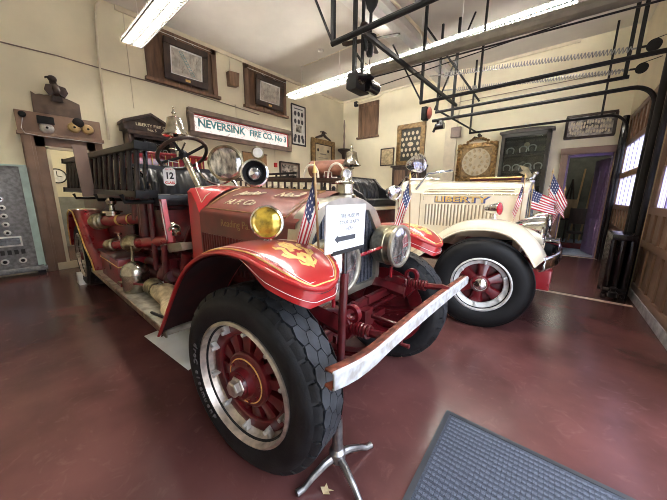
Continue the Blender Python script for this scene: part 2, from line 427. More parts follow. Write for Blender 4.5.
# --- bay doors in the right wall (brown panels, ribbed daylight glass, concrete kerb)
def bay_door(name, y0, y1, wins, zs=1.38, zt=2.62):
    d = thing(name, RW((y0 + y1) / 2, 0, -.05), None, None); tag(d, kind='structure')
    b = MB()
    b.pbox(RW, y0, y1, .14, .95, -.1, -.04).pbox(RW, y0, y1, .95, zs, -.1, -.04).pbox(RW, y0, y1, zt, 3.35, -.1, -.04)
    n = max(3, int((y1 - y0) / .33))
    for k in range(n + 1):
        yy = y0 + (y1 - y0) * k / n
        b.pbox(RW, max(y0, yy - .045), min(y1, yy + .045), .14, zs, -.04, -.015)
        b.pbox(RW, max(y0, yy - .04), min(y1, yy + .04), zt, 3.35, -.04, -.015)
    for z in (.14, .8, zs - .1, zt, 3.25): b.pbox(RW, y0, y1, z, z + .1, -.04, -.01)
    e = y0
    for w0, w1 in wins + [(y1, y1)]:
        b.pbox(RW, e, w0, zs, zt, -.1, -.015); e = w1
    b.build('panel', 'garage', d, bev=.004)
    for w0, w1 in wins:
        f = MB()
        f.pbox(RW, w0, w1, (zs + zt) / 2 - .06, (zs + zt) / 2 + .06, -.09, -.02)
        fr = f.build('glazing_rail', 'tanwood', d, bev=.003)
        g = MB(); g.pbox(RW, w0, w1, zs, zt, -.045, -.037)
        g.build('pane', 'frost', fr)
        mu = MB(); k = max(3, int((w1 - w0) / .42))
        for i in range(1, k): mu.pbox(RW, w0 + (w1 - w0) * i / k - .009, w0 + (w1 - w0) * i / k + .009, zs, zt, -.06, -.03)
        mu.build('muntin', 'violet', fr)
    MB().pbox(RW, y0, y1, 0, .14, -.12, .0).build('kerb', 'concrete', d, bev=.01)
bay_door('door_3', 6.75, 9.5, [(6.80, 9.42)], 1.36, 2.66)
bay_door('door_4', 3.2, 6.1, [(3.35, 4.55), (4.7, 5.85)], 1.38, 2.62)
struct('trim_6', MB().pbox(RW, 6.1, 6.3, 0, 3.35, 0, .04).pbox(RW, 6.62, 6.75, 0, 3.35, 0, .02).pbox(RW, 2.9, 3.2, 0, 3.35, 0, .06), 'garage', smooth=0)
# pavement outside the open bay
struct('ground_outside', MB().box(1.27, 14, -9, 16, -.14, -.03), 'asphalt', smooth=0)
struct('wall_outside', MB().box(14, 14.2, -9, 16, -.1, 4.5), mat('pale_facade', (.55, .5, .45), .8), smooth=0)
# ------------------------------------------------------------------ wheels
def ringpts(n): return [2 * pi * k / n for k in range(n)]

def make_wheel(name, c, steer, R, width, rr, owner, style, tread=True, face=-1, lettering=None):
    """c: hub centre on the outer rim plane; outer side faces face*Y (before steering); steer in radians about Z"""
    w = part_empty(name, c, owner)
    X = Matrix.Translation(V(c)) @ Matrix.Rotation(steer, 4, 'Z')
    ax = (0, face, 0); O = (0, 0, 0); inn = -width + .05; out = .05
    # h runs along ax (outwards positive)
    t = MB(); Rb = R - (.014 if tread else 0)
    prof = [(rr - .02, out - .03), (rr + .01, out - .008), (rr + .05, out + .004), (rr + (R - rr) * .55, out + .012), (R - .045, out), (Rb - .012, out - .028), (Rb, out - .06), (Rb + .004, (out + inn) / 2), (Rb, inn + .06), (Rb - .012, inn + .028), (R - .045, inn), (rr + (R - rr) * .55, inn - .012), (rr + .03, inn), (rr - .02, inn + .03)]
    t.lathe(prof, O, ax, 96)
    if not tread:
        for h in (-.07, -.035, 0, .035, .07):
            t.lathe([(Rb - .004, (out + inn) / 2 + h - .012), (Rb + .006, (out + inn) / 2 + h - .009), (Rb + .006, (out + inn) / 2 + h + .009), (Rb - .004, (out + inn) / 2 + h + .012)], O, ax, 96)
    if tread:
        n = 32; mid = (out + inn) / 2; sgn = face
        def blk(poly, r0, r1):
            vs = []
            for r in (r0, r1):
                for (h, a) in poly:
                    vs.append((cos(a) * r, sgn * h, sin(a) * r))
            k = len(poly)
            t.add(vs, [tuple(range(k)), tuple(range(2 * k - 1, k - 1, -1))] + [(i, (i + 1) % k, k + (i + 1) % k, k + i) for i in range(k)], 1 if r1 > R - .003 else 0)
        da = 2 * pi / n
        for k in range(n):
            for col, (hh, off) in enumerate(((mid - .0505, 0), (mid, .5), (mid + .0505, 0))):
                a0 = (k + off) * da
                hw, aw = .0312, da * .475
                blk([(hh + .0337 * .94 * cx_, a0 + da * .5 * .94 * ca_) for cx_, ca_ in ((1, 0), (.5, 1), (-.5, 1), (-1, 0), (-.5, -1), (.5, -1))], R - .02, R)
            for side in (-1, 1):
                e0 = mid + side * .086; e1 = (out - .006 if side > 0 else inn + .006)
                a0 = (k + .5) * da; aw = da * .41
                vs = []
                for (h, r) in ((e0, R - .001), (e1 - side * .018, R - .01), (e1, R - .055), (e1 - side * .03, R - .06), (e0, R - .03)):
                    for a in (a0 - aw, a0 + aw): vs.append((cos(a) * r, sgn * h, sin(a) * r))
                t.add(vs, [(0, 2, 3, 1), (2, 4, 5, 3), (4, 6, 7, 5), (6, 8, 9, 7), (0, 8, 6, 4, 2), (1, 3, 5, 7, 9), (8, 0, 1, 9)], 0)
    tyre = t.build('tyre', ['rubber' if tread else 'smooth', 'rubtop' if tread else 'smooth'], w, xf=X, smooth=40)
    rim = MB()
    rim.lathe([(rr + .012, out - .02), (rr + .014, out + .004), (rr - .002, out + .012), (rr - .008, out), (rr - .012, -.012), (rr - .028, -.024), (rr - .032, -.12), (rr - .02, -.16), (rr + .01, inn + .02), (rr + .01, inn + .01)], O, ax, 72)
    if style == 'disc': rim.lathe([(rr - .008, .006), (rr - .02, .002), (rr - .03, -.006), (rr - .062, -.012), (rr - .068, -.03)], O, ax, 72)
    rim.build('rim', 'rimsteel' if style == 'spoke' else 'silver', w, xf=X, smooth=50)
    f = face
    if style == 'spoke':   # twelve flat wooden spokes, felloe, flange, nickel nut
        s = MB()
        s.lathe([(rr - .032, -.03), (rr - .03, -.018), (rr - .085, -.018), (rr - .09, -.026), (rr - .09, -.09), (rr - .032, -.09)], O, ax, 60, closed=True)
        for k in range(12):
            a = 2 * pi * k / 12 + .12
            P = lambda r, q, h: V((cos(a) * r - sin(a) * q, f * h, sin(a) * r + cos(a) * q))
            vs = []
            for r, q, h in ((.09, .022, -.012), (.19, .03, -.03), (rr - .08, .045, -.036)):
                for qq, hh in ((-q, h), (q, h), (q, h - .045), (-q, h - .045)): vs.append(P(r, qq, hh))
            fs = []
            for i in range(2):
                for j in range(4): fs.append((i * 4 + j, i * 4 + (j + 1) % 4, i * 4 + 4 + (j + 1) % 4, i * 4 + 4 + j))
            s.add(vs, fs)
        s.lathe([(rr + .02, inn + .012), (rr - .05, inn + .004), (rr - .11, inn + .02), (rr - .11, inn + .05), (rr + .02, inn + .05)], O, ax, 60)
        s.build('spokes', 'wheelred', w, xf=X, bev=.003)
        dd = MB(); dd.lathe([(.0001, -.09), (rr - .1, -.09), (rr - .1, -.11), (.0001, -.11)], O, ax, 40)
        dd.build('brake_drum', 'dred', w, xf=X)
        h = MB(); h.lathe([(.15, -.04), (.155, -.004), (.145, .006), (.1, .012), (.085, .02), (.078, .055), (.058, .045), (.05, .06), (.0001, .06)], O, ax, 40)
        h.lathe([(.128, .0085), (.128, .0115), (.122, .0125), (.122, .009)], O, ax, 40, mi=1, closed=True)
        for k in range(10):
            a = 2 * pi * k / 10; h.disc((cos(a) * .112, f * .008, sin(a) * .112), ax, .01, .012, 8)
        h.build('hub', ['wheelred', 'gold'], w, xf=X)
        nt = MB(); nt.lathe([(.05, .058), (.056, .062), (.05, .07), (.044, .072), (.044, .095), (.036, .102), (.0001, .102)], O, ax, 6)
        nt.build('hub_nut', 'rimsteel', w, xf=X, bev=.003)
        L = 10
    else:
        s = MB()
        for k in range(6):
            a = 2 * pi * k / 6 + .4
            P = lambda r, q, h: V((cos(a) * r - sin(a) * q, f * h, sin(a) * r + cos(a) * q))
            vs = []
            for r, q, h in ((.06, .05, .0), (.12, .05, -.006), (.18, .06, -.025), (rr - .03, .088, -.04)):
                for j in range(8):
                    b = 2 * pi * j / 8; vs.append(P(r, cos(b) * q, h - .03 + sin(b) * .032))
            fs = []
            for i in range(3):
                for j in range(8): fs.append((i * 8 + j, i * 8 + (j + 1) % 8, i * 8 + 8 + (j + 1) % 8, i * 8 + 8 + j))
            s.add(vs, fs)
        s.build('spokes', 'wheelred', w, xf=X)
        dd = MB(); dd.lathe([(.0001, -.1), (rr - .055, -.1), (rr - .055, -.12), (.0001, -.12)], O, ax, 40)
        dd.build('brake_drum', 'dred', w, xf=X)
        h = MB(); h.lathe([(.1, -.02), (.1, .01), (.085, .03), (.07, .035)], O, ax, 32); h.build('hub', 'wheelred', w, xf=X)
        nt = MB(); nt.lathe([(.07, .03), (.072, .045), (.055, .06), (.045, .062), (.045, .085), (.03, .095), (.0001, .097)], O, ax, 20); nt.build('hub_cap', 'chrome', w, xf=X)
        L = 6
    lg0 = None
    for k in range(L):
        a = 2 * pi * k / L + (.25 if style == 'spoke' else .4)
        lg = MB()
        P = lambda r, q, h: V((cos(a) * r - sin(a) * q, f * h, sin(a) * r + cos(a) * q))
        sc = 1. if style == 'spoke' else 1.35
        lg.prism([(rr - .068, -.004 * sc), (rr - .045, -.010 * sc), (rr - .016, -.013 * sc), (rr - .016, .013 * sc), (rr - .045, .010 * sc), (rr - .068, .004 * sc)], P, -.02, .012)
        lg.lathe([(.012, 0), (.012, .03), (.0001, .03)], P(rr - .055, 0, 0), ax, 6)
        lg.build('rim_lug', 'silver' if style == 'spoke' else 'silver', w, xf=X, bev=.002)
    if lettering:
        lt = []
        me = None
        for i, ch in enumerate(lettering):
            a = radians(232) - i * .092          # runs along the lower left of the sidewall
            r = rr + .052
            o = X @ V((cos(a) * r, f * (out + .010), sin(a) * r))
            R3 = X.to_3x3()
            u = R3 @ V((-sin(a), 0, cos(a))); vv = R3 @ V((-cos(a), 0, -sin(a)))
            if ch == ' ': continue
            lt.append(text('sidewall_letter', ch, .05, o, u, vv, 'letter', None, .002, bold=.001))
        join(lt, 'sidewall_lettering', w)
    return w

def join(objs, name, parent):
    b = MB(); ms = []
    for o in objs:
        me = o.data
        b.add([v.co for v in me.vertices], [tuple(p.vertices) for p in me.polygons], 0)
        mm = me.materials[0]; bpy.data.objects.remove(o); bpy.data.meshes.remove(me)
    return b.build(name, mm, parent, smooth=0)

# ------------------------------------------------------------------ lamps shared by both engines
def lamp(name, c, ax, r, depth, owner, body='brass', lens='glasslens', back=.55, ringm='chrome', deep=False):
    c = V(c); ax = V(ax).normalized()
    b = MB(); b.lathe([(.0001, -depth), (r * back * .5, -depth * .98), (r * back, -depth * .8), (r * .9, -depth * .35), (r * .98, -.02), (r * .98, 0)], c, ax, 32)
    e = b.build(name, body, owner, smooth=50)
    g = MB(); g.lathe([(r * .9, -.01), (r * 1.0, -.012), (r * 1.045, .0), (r * 1.03, .016), (r * .93, .02), (r * .88, .01)], c, ax, 36, closed=True)
    g.build('lens_ring', ringm, e)
    l = MB()
    if deep:
        l.lathe([(r * .9, .008), (r * .62, -.03), (r * .5, -.02), (r * .36, .0), (.0001, .012)], c, ax, 28, mis=[1, 1, 0, 0])
        l.build('lens', [lens, 'black'], e)
    else:
        l.lathe([(r * .92, .006), (r * .7, .018), (r * .35, .027), (.0001, .03)], c, ax, 28)
        l.build('lens', lens, e)
    return e

def spring(p0, p1, r, turns, wire, n=12):
    p0 = V(p0); p1 = V(p1); x, y, d = frame_axis(p1 - p0); pts = []
    for i in range(turns * n + 1):
        a = 2 * pi * i / n; pts.append(p0 + (p1 - p0) * (i / (turns * n)) + x * cos(a) * r + y * sin(a) * r)
    return pts

# ------------------------------------------------------------------ fender with a rounded nose
def fender(name, prof, y_out, y_in, owner, m, nose=.2, crown=.035, x_nose=None, mirror=None, lip=.03):
    """prof: (x, z) from tail to nose along the crown; y_out is the outer lip"""
    xs0, xs1 = prof[0][0], prof[-1][0]; yc = (y_out + y_in) / 2; hw = abs(y_out - y_in) / 2; s = 1 if y_out < y_in else -1
    N = 46; K = 12; rows = []; rows2 = []
    L = [xs0 + (xs1 - xs0) * i / N for i in range(N + 1)]
    # denser towards the nose
    L = [x for x in L if x < xs1 - nose] + [xs1 - nose + nose * sin(pi / 2 * i / 12) for i in range(13)]
    def pt(x, q, drop=0., sc=1.):
        f = 1.
        if x > xs1 - nose: f = math.sqrt(max(0, 1 - ((x - (xs1 - nose)) / nose) ** 2.5))
        y = yc + q * hw * f * sc
        z = interp(prof, x) - crown * (q * f) ** 2
        return V((x, y, z - drop))
    for x in L:
        rows.append([pt(x, -1 + 2 * j / K) for j in range(K + 1)])
    b = MB(); b.grid(rows)
    o = b.build(name, m, owner, smooth=60, thick=.012)
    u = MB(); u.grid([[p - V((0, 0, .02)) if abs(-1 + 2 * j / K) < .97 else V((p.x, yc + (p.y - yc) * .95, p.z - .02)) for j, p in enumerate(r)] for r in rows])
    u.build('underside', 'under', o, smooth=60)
    # turned-down rim all round
    e = [pt(x, -1) for x in L] + [pt(x, 1) for x in reversed(L)]
    r = MB(); r.tube(e, .011, 6)
    r.build('rolled_edge', m, o, smooth=60)
    return o, pt, L

def fender_art(o, pt, L, side, x0, gold='gold', emblem=True, ex=None, k=1.0):
    """gold border line, thin inner line and scroll emblem lying on the fender crown"""
    b = MB(); w = .007
    for sc, ww, mi in ((.87, .0042, 0), (.76, .0016, 1)):
        n0 = L[-1] - .2
        xs = [x for x in L if x >= x0]
        def off(x, q):
            xx = n0 + (x - n0) * (1 - (1 - sc) * .55) if x > n0 else x
            p = pt(xx, q * sc); return p + V((0, 0, .0095))
        path = [off(x, -1) for x in xs] + [off(x, 1) for x in reversed(xs)]
        b.tube(path, ww, 4, mi)
    b.build('border_line', ['gold', 'flagwhite'], o, smooth=0)
    if not emblem: return
    # scrollwork: leafy arms either side of a shield
    g = MB()
    def leaf(pts, ws):
        vs = []
        for i, (x, q) in enumerate(pts):
            d = V((pts[min(i + 1, len(pts) - 1)][0] - pts[max(i - 1, 0)][0], pts[min(i + 1, len(pts) - 1)][1] - pts[max(i - 1, 0)][1])).normalized()
            for sg in (-1, 1):
                vs.append((x - d.y * ws[i] * sg, q + d.x * ws[i] * sg))
        P = [pt(ex + a * k, q * k / .17) + V((0, 0, .0085)) for a, q in vs]
        n = len(pts)
        g.add(P, [(2 * i, 2 * i + 1, 2 * i + 3, 2 * i + 2) for i in range(n - 1)])
    for s in (-1, 1):
        leaf([(.10, 0), (.06, .05 * s), (0, .07 * s), (-.06, .055 * s), (-.10, .07 * s)], [.014, .012, .014, .012, .002])
        leaf([(.0, .03 * s), (-.05, .02 * s), (-.11, .03 * s), (-.15, .015 * s), (-.17, .03 * s)], [.016, .014, .014, .01, .002])
        leaf([(.06, .05 * s), (.04, .085 * s), (.0, .1 * s), (-.01, .085 * s)], [.01, .013, .01, .002])
        leaf([(-.05, .045 * s), (-.08, .085 * s), (-.12, .085 * s)], [.01, .012, .002])
        leaf([(.10, .01 * s), (.13, .03 * s), (.11, .06 * s), (.08, .055 * s)], [.01, .012, .009, .002])
        leaf([(.03, .0), (.07, .03 * s), (.12, .012 * s), (.155, 0)], [.02, .02, .016, .003])
    leaf([(-.02, 0), (-.08, 0), (-.16, 0), (-.2, 0)], [.014, .012, .008, .002])
    g.build('scroll_emblem', gold, o, smooth=0)

# ------------------------------------------------------------------ the red engine (faces +X)
Y0 = 1.5
R1 = thing('fire_engine', (-3.4, Y0, 0), 'red antique open-cab fire engine with gold scroll fenders and worn steel bumper', 'fire engine')
# wheels
make_wheel('front_wheel', (-1.205, .71, .515), radians(7.4), .515, .25, .335, R1, 'spoke', True, -1, lettering='Pneumatic Cord')
make_wheel('front_wheel', (-1.20, 2.31, .515), radians(7.4), .515, .25, .345, R1, 'spoke', True, 1)
make_wheel('rear_wheel', (-5.9, .72, .515), 0, .515, .3, .345, R1, 'spoke', True, -1)
make_wheel('rear_wheel', (-5.9, 2.28, .515), 0, .515, .3, .345, R1, 'spoke', True, 1)
# chassis
b = MB()
for y in (1.12, 1.88):
    b.tube([(-7.0, y, .74), (-2.0, y, .74), (-1.5, y, .78), (-1.05, y, .8), (-.86, y, .78)], .055, 4)
for x in (-6.6, -4.4, -2.6): b.box(x - .04, x + .04, 1.12, 1.88, .70, .78)
b.build('frame_rail', 'dred', R1, bev=.006)
b = MB(); b.beam((-1.22, .85, .5), (-1.22, 2.15, .5), .06, .09); b.tube([(-1.22, .8, .5), (-1.22, .66, .515)], .05, 8); b.tube([(-1.22, 2.2, .5), (-1.22, 2.34, .515)], .05, 8)
b.build('front_axle', 'dred', R1, bev=.008)
MB().tube([(-5.9, .7, .515), (-5.9, 2.3, .515)], .07, 10).build('rear_axle', 'black', R1)
for y in (1.12, 1.88):      # front leaf springs
    b = MB()
    for k in range(6):
        L_ = .52 - k * .07
        pts = [(-1.22 + L_ * t, y, .60 + .1 * (t * L_ / .52) ** 2 - k * .014) for t in [i / 6 - 1 for i in range(13)]]
        for i in range(12): b.beam(pts[i], pts[i + 1], .06, .012)
    b.box(-1.26, -1.18, y - .045, y + .045, .5, .64)
    b.build('leaf_spring', 'dred', R1)
# cross-members, steering rod and crank behind the bumper
b = MB(); b.beam((-1.02, 1.1, .76), (-1.02, 1.92, .76), .04, .06); b.tube([(-1.1, .8, .62), (-1.1, 2.2, .62)], .022, 8); b.tube([(-1.45, .85, .45), (-1.45, 2.2, .45)], .02, 8)
b.box(-1.0, -.94, 1.45, 1.55, .62, .74); b.beam((-1.0, 1.2, .62), (-1.0, 1.8, .62), .03, .05); b.tube([(-1.5, 1.2, .55), (-1.0, 1.35, .64)], .018, 6); b.tube([(-1.5, 1.8, .55), (-1.0, 1.65, .64)], .018, 6); b.tube([(-.92, 1.5, .7), (-.7, 1.5, .7), (-.7, 1.5, .58), (-.64, 1.5, .58)], .016, 8)
for y in (1.42, 1.58): b.box(-1.03, -.99, y - .015, y + .015, .74, .80)
b.build('cross_member', 'dred', R1, bev=.005)
for y, dz in ((1.15, 0.), (1.9, .07)):
    h = MB()
    h.prism([(-1.06, .76), (-.86, .74), (-.82, .80), (-.86, .86), (-.96, .88), (-1.06, .86)], lambda a, c, d, y=y, dz=dz: V((a + .02, y + d, c - .03 + dz * .6)), -.03, .03)
    e = h.build('frame_horn', 'wheelred', R1, bev=.008)
    MB().lathe([(.032, -.016), (.052, -.016), (.052, .016), (.032, .016)], (-.83, y, .862 + dz * .8), (0, 1, 0), 20, closed=True).build('tow_eye', 'wheelred', e, smooth=50)
    MB().tube(spring((-.88, y, .782 + dz), (-.71, y, .79 + dz), .032, 8, .008), .009, 5).build('bumper_spring', 'wheelred', e)
    MB().tube([(-.98, y, .77 + dz * .5), (-.71, y, .79 + dz), (-.68, y, .795 + dz)], .016, 8).tube([(-.71, y, .79 + dz), (-.6, y, .806 + dz), (-.555, y, .826 + dz * .6)], .022, 6).build('bumper_rod', 'wheelred', e)
# channel bumper
b = MB(); rows = []
ys = [.662 + (2.36 - .662) * i / 24 for i in range(25)]
for y in ys:
    t = (y - .662) / (2.36 - .662); dx = -.008 * sin(t * 9); dz = .006 * sin(t * 7) 
    zt, zb = interp([(.66, .886), (.78, .862), (.92, .846), (1.07, .851), (1.5, .868), (1.8, .871), (2.36, .861)], y), interp([(.66, .816), (.78, .786), (.92, .776), (1.07, .787), (1.5, .795), (2.36, .798)], y); x = -.55
    rows.append([V((x - .045, y, zt - .002)), V((x - .008, y, zt)), V((x, y, zt - .008)), V((x, y, zb + .006)), V((x - .008, y, zb)), V((x - .045, y, zb + .004))])
b.grid(rows, mif=lambda i, j: 0 if j in (1, 2, 3) else 1)
b.build('bumper', ['worn', 'rust'], R1, smooth=40, thick=.01)
# radiator
CY = Y0
def shell_outline(hw, top, bot, inset=0.):
    p = [(-hw * .88 + inset, bot + inset), (hw * .88 - inset, bot + inset), (hw - inset, bot + .06 + inset), (hw - inset, 1.22)]
    p += [(hw * .98 - inset, 1.3)]
    for i in range(1, 12):
        a = pi * i / 12
        p.append((cos(a) * (hw - .02 - inset), 1.28 + sin(a) ** 1.0 * (top - 1.28 - inset)))
    p += [(-hw * .98 + inset, 1.3), (-hw + inset, 1.22), (-hw + inset, bot + .06 + inset)]
    return p
PX = lambda a, c, d: V((-1.14 + d, CY + a, c))
o1 = shell_outline(.44, 1.502, .785); i1 = [(-.32, .84), (.33, .84), (.37, .88), (.365, 1.23), (.24, 1.40), (-.24, 1.40), (-.365, 1.23), (-.37, .88)]
b = MB()
n = len(o1); 
bm_pts = []
def ringfill(outer, inner, P, c):
    """band between two outlines sampled by angle about their middle"""
    def samp(poly, th, cz):
        best = None; d = V((cos(th), sin(th)))
        for k in range(len(poly)):
            p = V(poly[k]) - V((0, cz)); q = V(poly[(k + 1) % len(poly)]) - V((0, cz)); e = q - p
            den = d.x * e.y - d.y * e.x
            if abs(den) < 1e-9: continue
            t = (p.x * e.y - p.y * e.x) / den; s_ = (p.x * d.y - p.y * d.x) / den
            if t > 0 and -1e-6 <= s_ <= 1 + 1e-6 and (best is None or t > best): best = t
        return (d.x * best, d.y * best + cz)
    cz = 1.12; K = 96
    A = [samp(outer, 2 * pi * k / K, cz) for k in range(K)]; B = [samp(inner, 2 * pi * k / K, cz) for k in range(K)]
    return A, B
A, B = ringfill(o1, i1, PX, 0)
rows = [[PX(a[0], a[1], -.12) for a in A + A[:1]], [PX(a[0], a[1], -.015) for a in A + A[:1]], [PX(a[0] * .97, 1.12 + (a[1] - 1.12) * .97, 0.01) for a in A + A[:1]], [PX(c[0], c[1], .012) for c in B + B[:1]], [PX(c[0], c[1], -.03) for c in B + B[:1]]]
b.grid(rows)
rad = b.build('radiator_shell', 'radshell', R1, smooth=35)
b = MB(); b.prism(B, PX, -.11, -.02); b.build('radiator_core', 'bluegrey', rad, smooth=0)
b = MB()
for k in range(15): b.pbox(lambda a, c, d: PX(a, c, d), -.345 + k * .0493 - .006, -.345 + k * .0493 + .006, .845, 1.395 - (0 if abs(-.345 + k * .0493) < .24 else .14 * (abs(-.345 + k * .0493) - .24) / .1), -.02, -.008)
b.build('core_fins', 'bluegrey', rad, smooth=0)
b = MB(); b.lathe([(.075, 0), (.078, .02), (.062, .03), (.058, .09), (.07, .1), (.062, .112), (.02, .12), (.016, .14)], (-1.2, CY + .035, 1.485), (0, 0, 1), 24)
cap = b.build('radiator_cap', 'nickel', rad, smooth=50)
b = MB(); b.lathe([(.0001, -.014), (.034, -.014), (.04, -.008), (.04, .008), (.034, .014), (.0001, .014)], (-1.2, CY + .05, 1.645), (1, -.6, 0), 24)
b.lathe([(.03, .015), (.0001, .016)], (-1.2, CY + .05, 1.645), (1, -.6, 0), 24, mi=1)
b.tube([(-1.2, CY + .045, 1.60), (-1.2, CY + .05, 1.62)], .02, 8); b.build('temperature_gauge', ['nickel', 'glasslens'], cap, smooth=50)
# hood: sides, top, louvres, lettering
def hsec(x):
    t = (x + 1.14) / (-2.46 + 1.14)
    hw = .428 + .01 * t; zc = 1.338 + .028 * t; zt = 1.525 + .045 * t
    return hw, zc, zt
rows = []
for i in range(13):
    x = -1.2 - 1.27 * i / 12; hw, zc, zt = hsec(x)
    r = [V((x, CY - hw, .84)), V((x, CY - hw, zc - .02)), V((x, CY - hw + .01, zc))]
    for k in range(1, 12):
        q = -1 + 2 * k / 12
        r.append(V((x, CY + q * (hw - .01), zc + (zt - zc) * (1 - abs(q) ** 1.55))))
    r += [V((x, CY + hw - .01, zc)), V((x, CY + hw, zc - .02)), V((x, CY + hw, .84))]
    rows.append(r)
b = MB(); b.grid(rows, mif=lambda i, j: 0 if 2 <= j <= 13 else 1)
hood = b.build('hood', ['hoodred', 'hoodside'], R1, smooth=30)
def htop(x, q, lift=.004):
    hw, zc, zt = hsec(x)
    return V((x, CY + q * (hw - .01), zc + (zt - zc) * (1 - abs(q) ** 1.55) + lift))
b = MB()
for k in range(26):
    x = -2.36 + k * .041
    b.tube([(x, CY - .438, .90), (x, CY - .442, 1.18)], .011, 5)
b.build('louvres', 'hoodside', hood, smooth=50)
b = MB(); pth = [htop(-2.36, -.93), htop(-1.32, -.93)] + [htop(-1.32, -.93 + .86 * t / 8) for t in range(1, 9)] + [htop(-2.3, -.07)] + [htop(-2.36, -.12 - .81 * t / 8) for t in range(8)]
b.tube(pth, .0045, 4, closed=True); b.tube([p + (V((-1.84, CY - .24, p.z)) - p) * .07 for p in pth], .002, 4, closed=True)
b.build('gold_line', 'oldgold', hood, smooth=0)
def on_hood(body, size, x, q, shear, depth=.002, width=1.):
    p = htop(x, q, .006); p2 = htop(x, q + .15, .006)
    return text('gold_lettering', body, size, p, (1, 0, .0), (p2 - p), 'aged', hood, depth, shear=shear, width=width, bold=.0015)
on_hood('Junior', .115, -2.02, -.40, .3, width=1.25)
on_hood('No.2', .115, -1.56, -.38, .3, width=1.2)
on_hood('H. F. Co', .10, -1.98, -.72, .25, width=1.2)
text('gold_lettering', 'Reading Pa.', .075, (-1.84, CY - .445, 1.285), (1, 0, 0), (0, 0, 1), 'oldgold', hood, .001, width=1.15)
# cowl / dash
b = MB()
rows = []
for x, hw, zt, ze in ((-2.40, .44, 1.57, 1.375), (-2.46, .44, 1.575, 1.47), (-2.53, .44, 1.585, 1.55), (-2.60, .44, 1.585, 1.552)):
    r = [V((x, CY - hw, .80)), V((x, CY - hw, ze - .03)), V((x, CY - hw + .03, ze))]
    for k in range(1, 10):
        q = -1 + 2 * k / 10; r.append(V((x, CY + q * (hw - .03), ze + (zt - ze) * (1 - abs(q) ** 2.2))))
    r += [V((x, CY + hw - .03, ze)), V((x, CY + hw, ze - .03)), V((x, CY + hw, .80))]
    rows.append(r)
b.grid(rows); n0 = len(b.v) - len(rows[0]); b.f.append(tuple(range(n0, n0 + len(rows[0])))); b.m.append(0)
cowl = b.build('cowl', 'bred', R1, smooth=40)
b = MB(); b.tube([(-2.43, 1.10, 1.43), (-2.525, 1.10, 1.558), (-2.525, 1.34, 1.588), (-2.43, 1.14, 1.485)], .004, 4, closed=True)
b.build('gold_line', 'aged', cowl, smooth=0)
# fenders
FP = [(-2.30, .45), (-2.16, .60), (-2.0, .78), (-1.73, 1.055), (-1.5, 1.19), (-1.28, 1.255), (-1.06, 1.27), (-.95, 1.255), (-.86, 1.222), (-.785, 1.172), (-.73, 1.118)]
def front_fender(y_out, y_in, apron):
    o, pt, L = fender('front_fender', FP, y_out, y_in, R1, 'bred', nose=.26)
    fender_art(o, pt, L, 1, -1.62, ex=-.915, k=.72)
    # turned-down valance round the nose
    b = MB(); xs = [x for x in L if x > -1.1]
    e = [(x, -1) for x in xs] + [(x, 1) for x in reversed(xs)]
    top = [pt(x, q, .004, .955) for x, q in e]; 
    low = [pt(x - .02, q, .004 + .085 * min(1, (x + 1.1) / .2), .93) for x, q in e]
    b.grid([top, low]); b.tube([a * .35 + c * .65 + (a - V((-.98, (y_out + y_in) / 2, a.z))).normalized() * .006 for a, c in zip(top, low)], .0014, 4, 1)
    b.build('valance', ['bred', 'flagwhite'], o, smooth=60)
    if apron:   # red splash apron from fender to frame
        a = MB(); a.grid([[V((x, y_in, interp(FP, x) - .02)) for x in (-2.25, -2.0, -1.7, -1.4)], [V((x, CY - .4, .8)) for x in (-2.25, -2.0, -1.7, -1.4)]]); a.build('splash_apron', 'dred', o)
    return o, pt
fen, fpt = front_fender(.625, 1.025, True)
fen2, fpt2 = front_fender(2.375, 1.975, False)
# amber lamp on the near fender
lc = V((-1.12, .82, 1.368))
yl = lamp('amber_lamp', lc, (.66, -.74, .05), .079, .09, R1, 'chrome', 'amber', back=.8)
MB().lathe([(.03, 0), (.014, .015), (.012, .05)], (lc.x - .03, lc.y + .02, fpt(-1.15, .04).z), (0, 0, 1), 12).build('stem', 'chrome', yl)
# headlamps
for y, z in ((1.165, 1.105), (1.85, 1.135)):
    h = MB(); c = V((-.92, y, z)); r = .153
    h.lathe([(.0001, -.2), (r * .55, -.2), (r * .8, -.185), (r * .95, -.15), (r * .97, -.08), (r * 1.0, -.075), (r * 1.0, -.06), (r * .97, -.055), (r, -.01), (r, .0)], c, (1, -.04, 0), 36)
    e = h.build('headlight', 'brass', R1, smooth=40)
    MB().lathe([(r * .9, -.006), (r, -.012), (r * 1.05, 0), (r * 1.03, .016), (r * .92, .018)], c, (1, -.04, 0), 36, closed=True).build('lens_ring', 'radshell', e)
    MB().lathe([(r * .93, .004), (r * .7, .014), (r * .35, .022), (.0001, .025)], c, (1, -.04, 0), 30).build('lens', 'glasslens', e)
    s_ = -1 if y < CY else 1
    MB().tube([(-.98, y + .16 * s_, z)] + [V((-.98, y + .165 * s_ * cos(a), z - .17 * sin(a))) for a in [pi * k / 20 for k in range(0, 11)]] + [(-.98, y, z - .25)], .012, 8).build('bracket', 'red', e)
MB().tube([(-.99, 1.28, 1.11), (-.99, 1.5, 1.125), (-.99, 1.76, 1.14)], .012, 8).build('tie_bar', 'red', R1)
# running boards
for y0, y1 in ((.655, 1.05), (1.95, 2.345)):
    b = MB(); b.box(-4.95, -2.22, y0, y1, .43, .468, 0); e = b.build('running_board', 'boardtop', R1, bev=.004)
    MB().box(-4.97, -2.2, y0 - .012 if y0 < 1 else y1, y0 if y0 < 1 else y1 + .012, .425, .474).build('edge_trim', 'brass', e)
    a = MB(); yy = y1 if y0 < 1 else y0
    a.box(-4.95, -2.5, yy - .01, yy + .01, .44, .84); a.build('valance', 'dred', e)
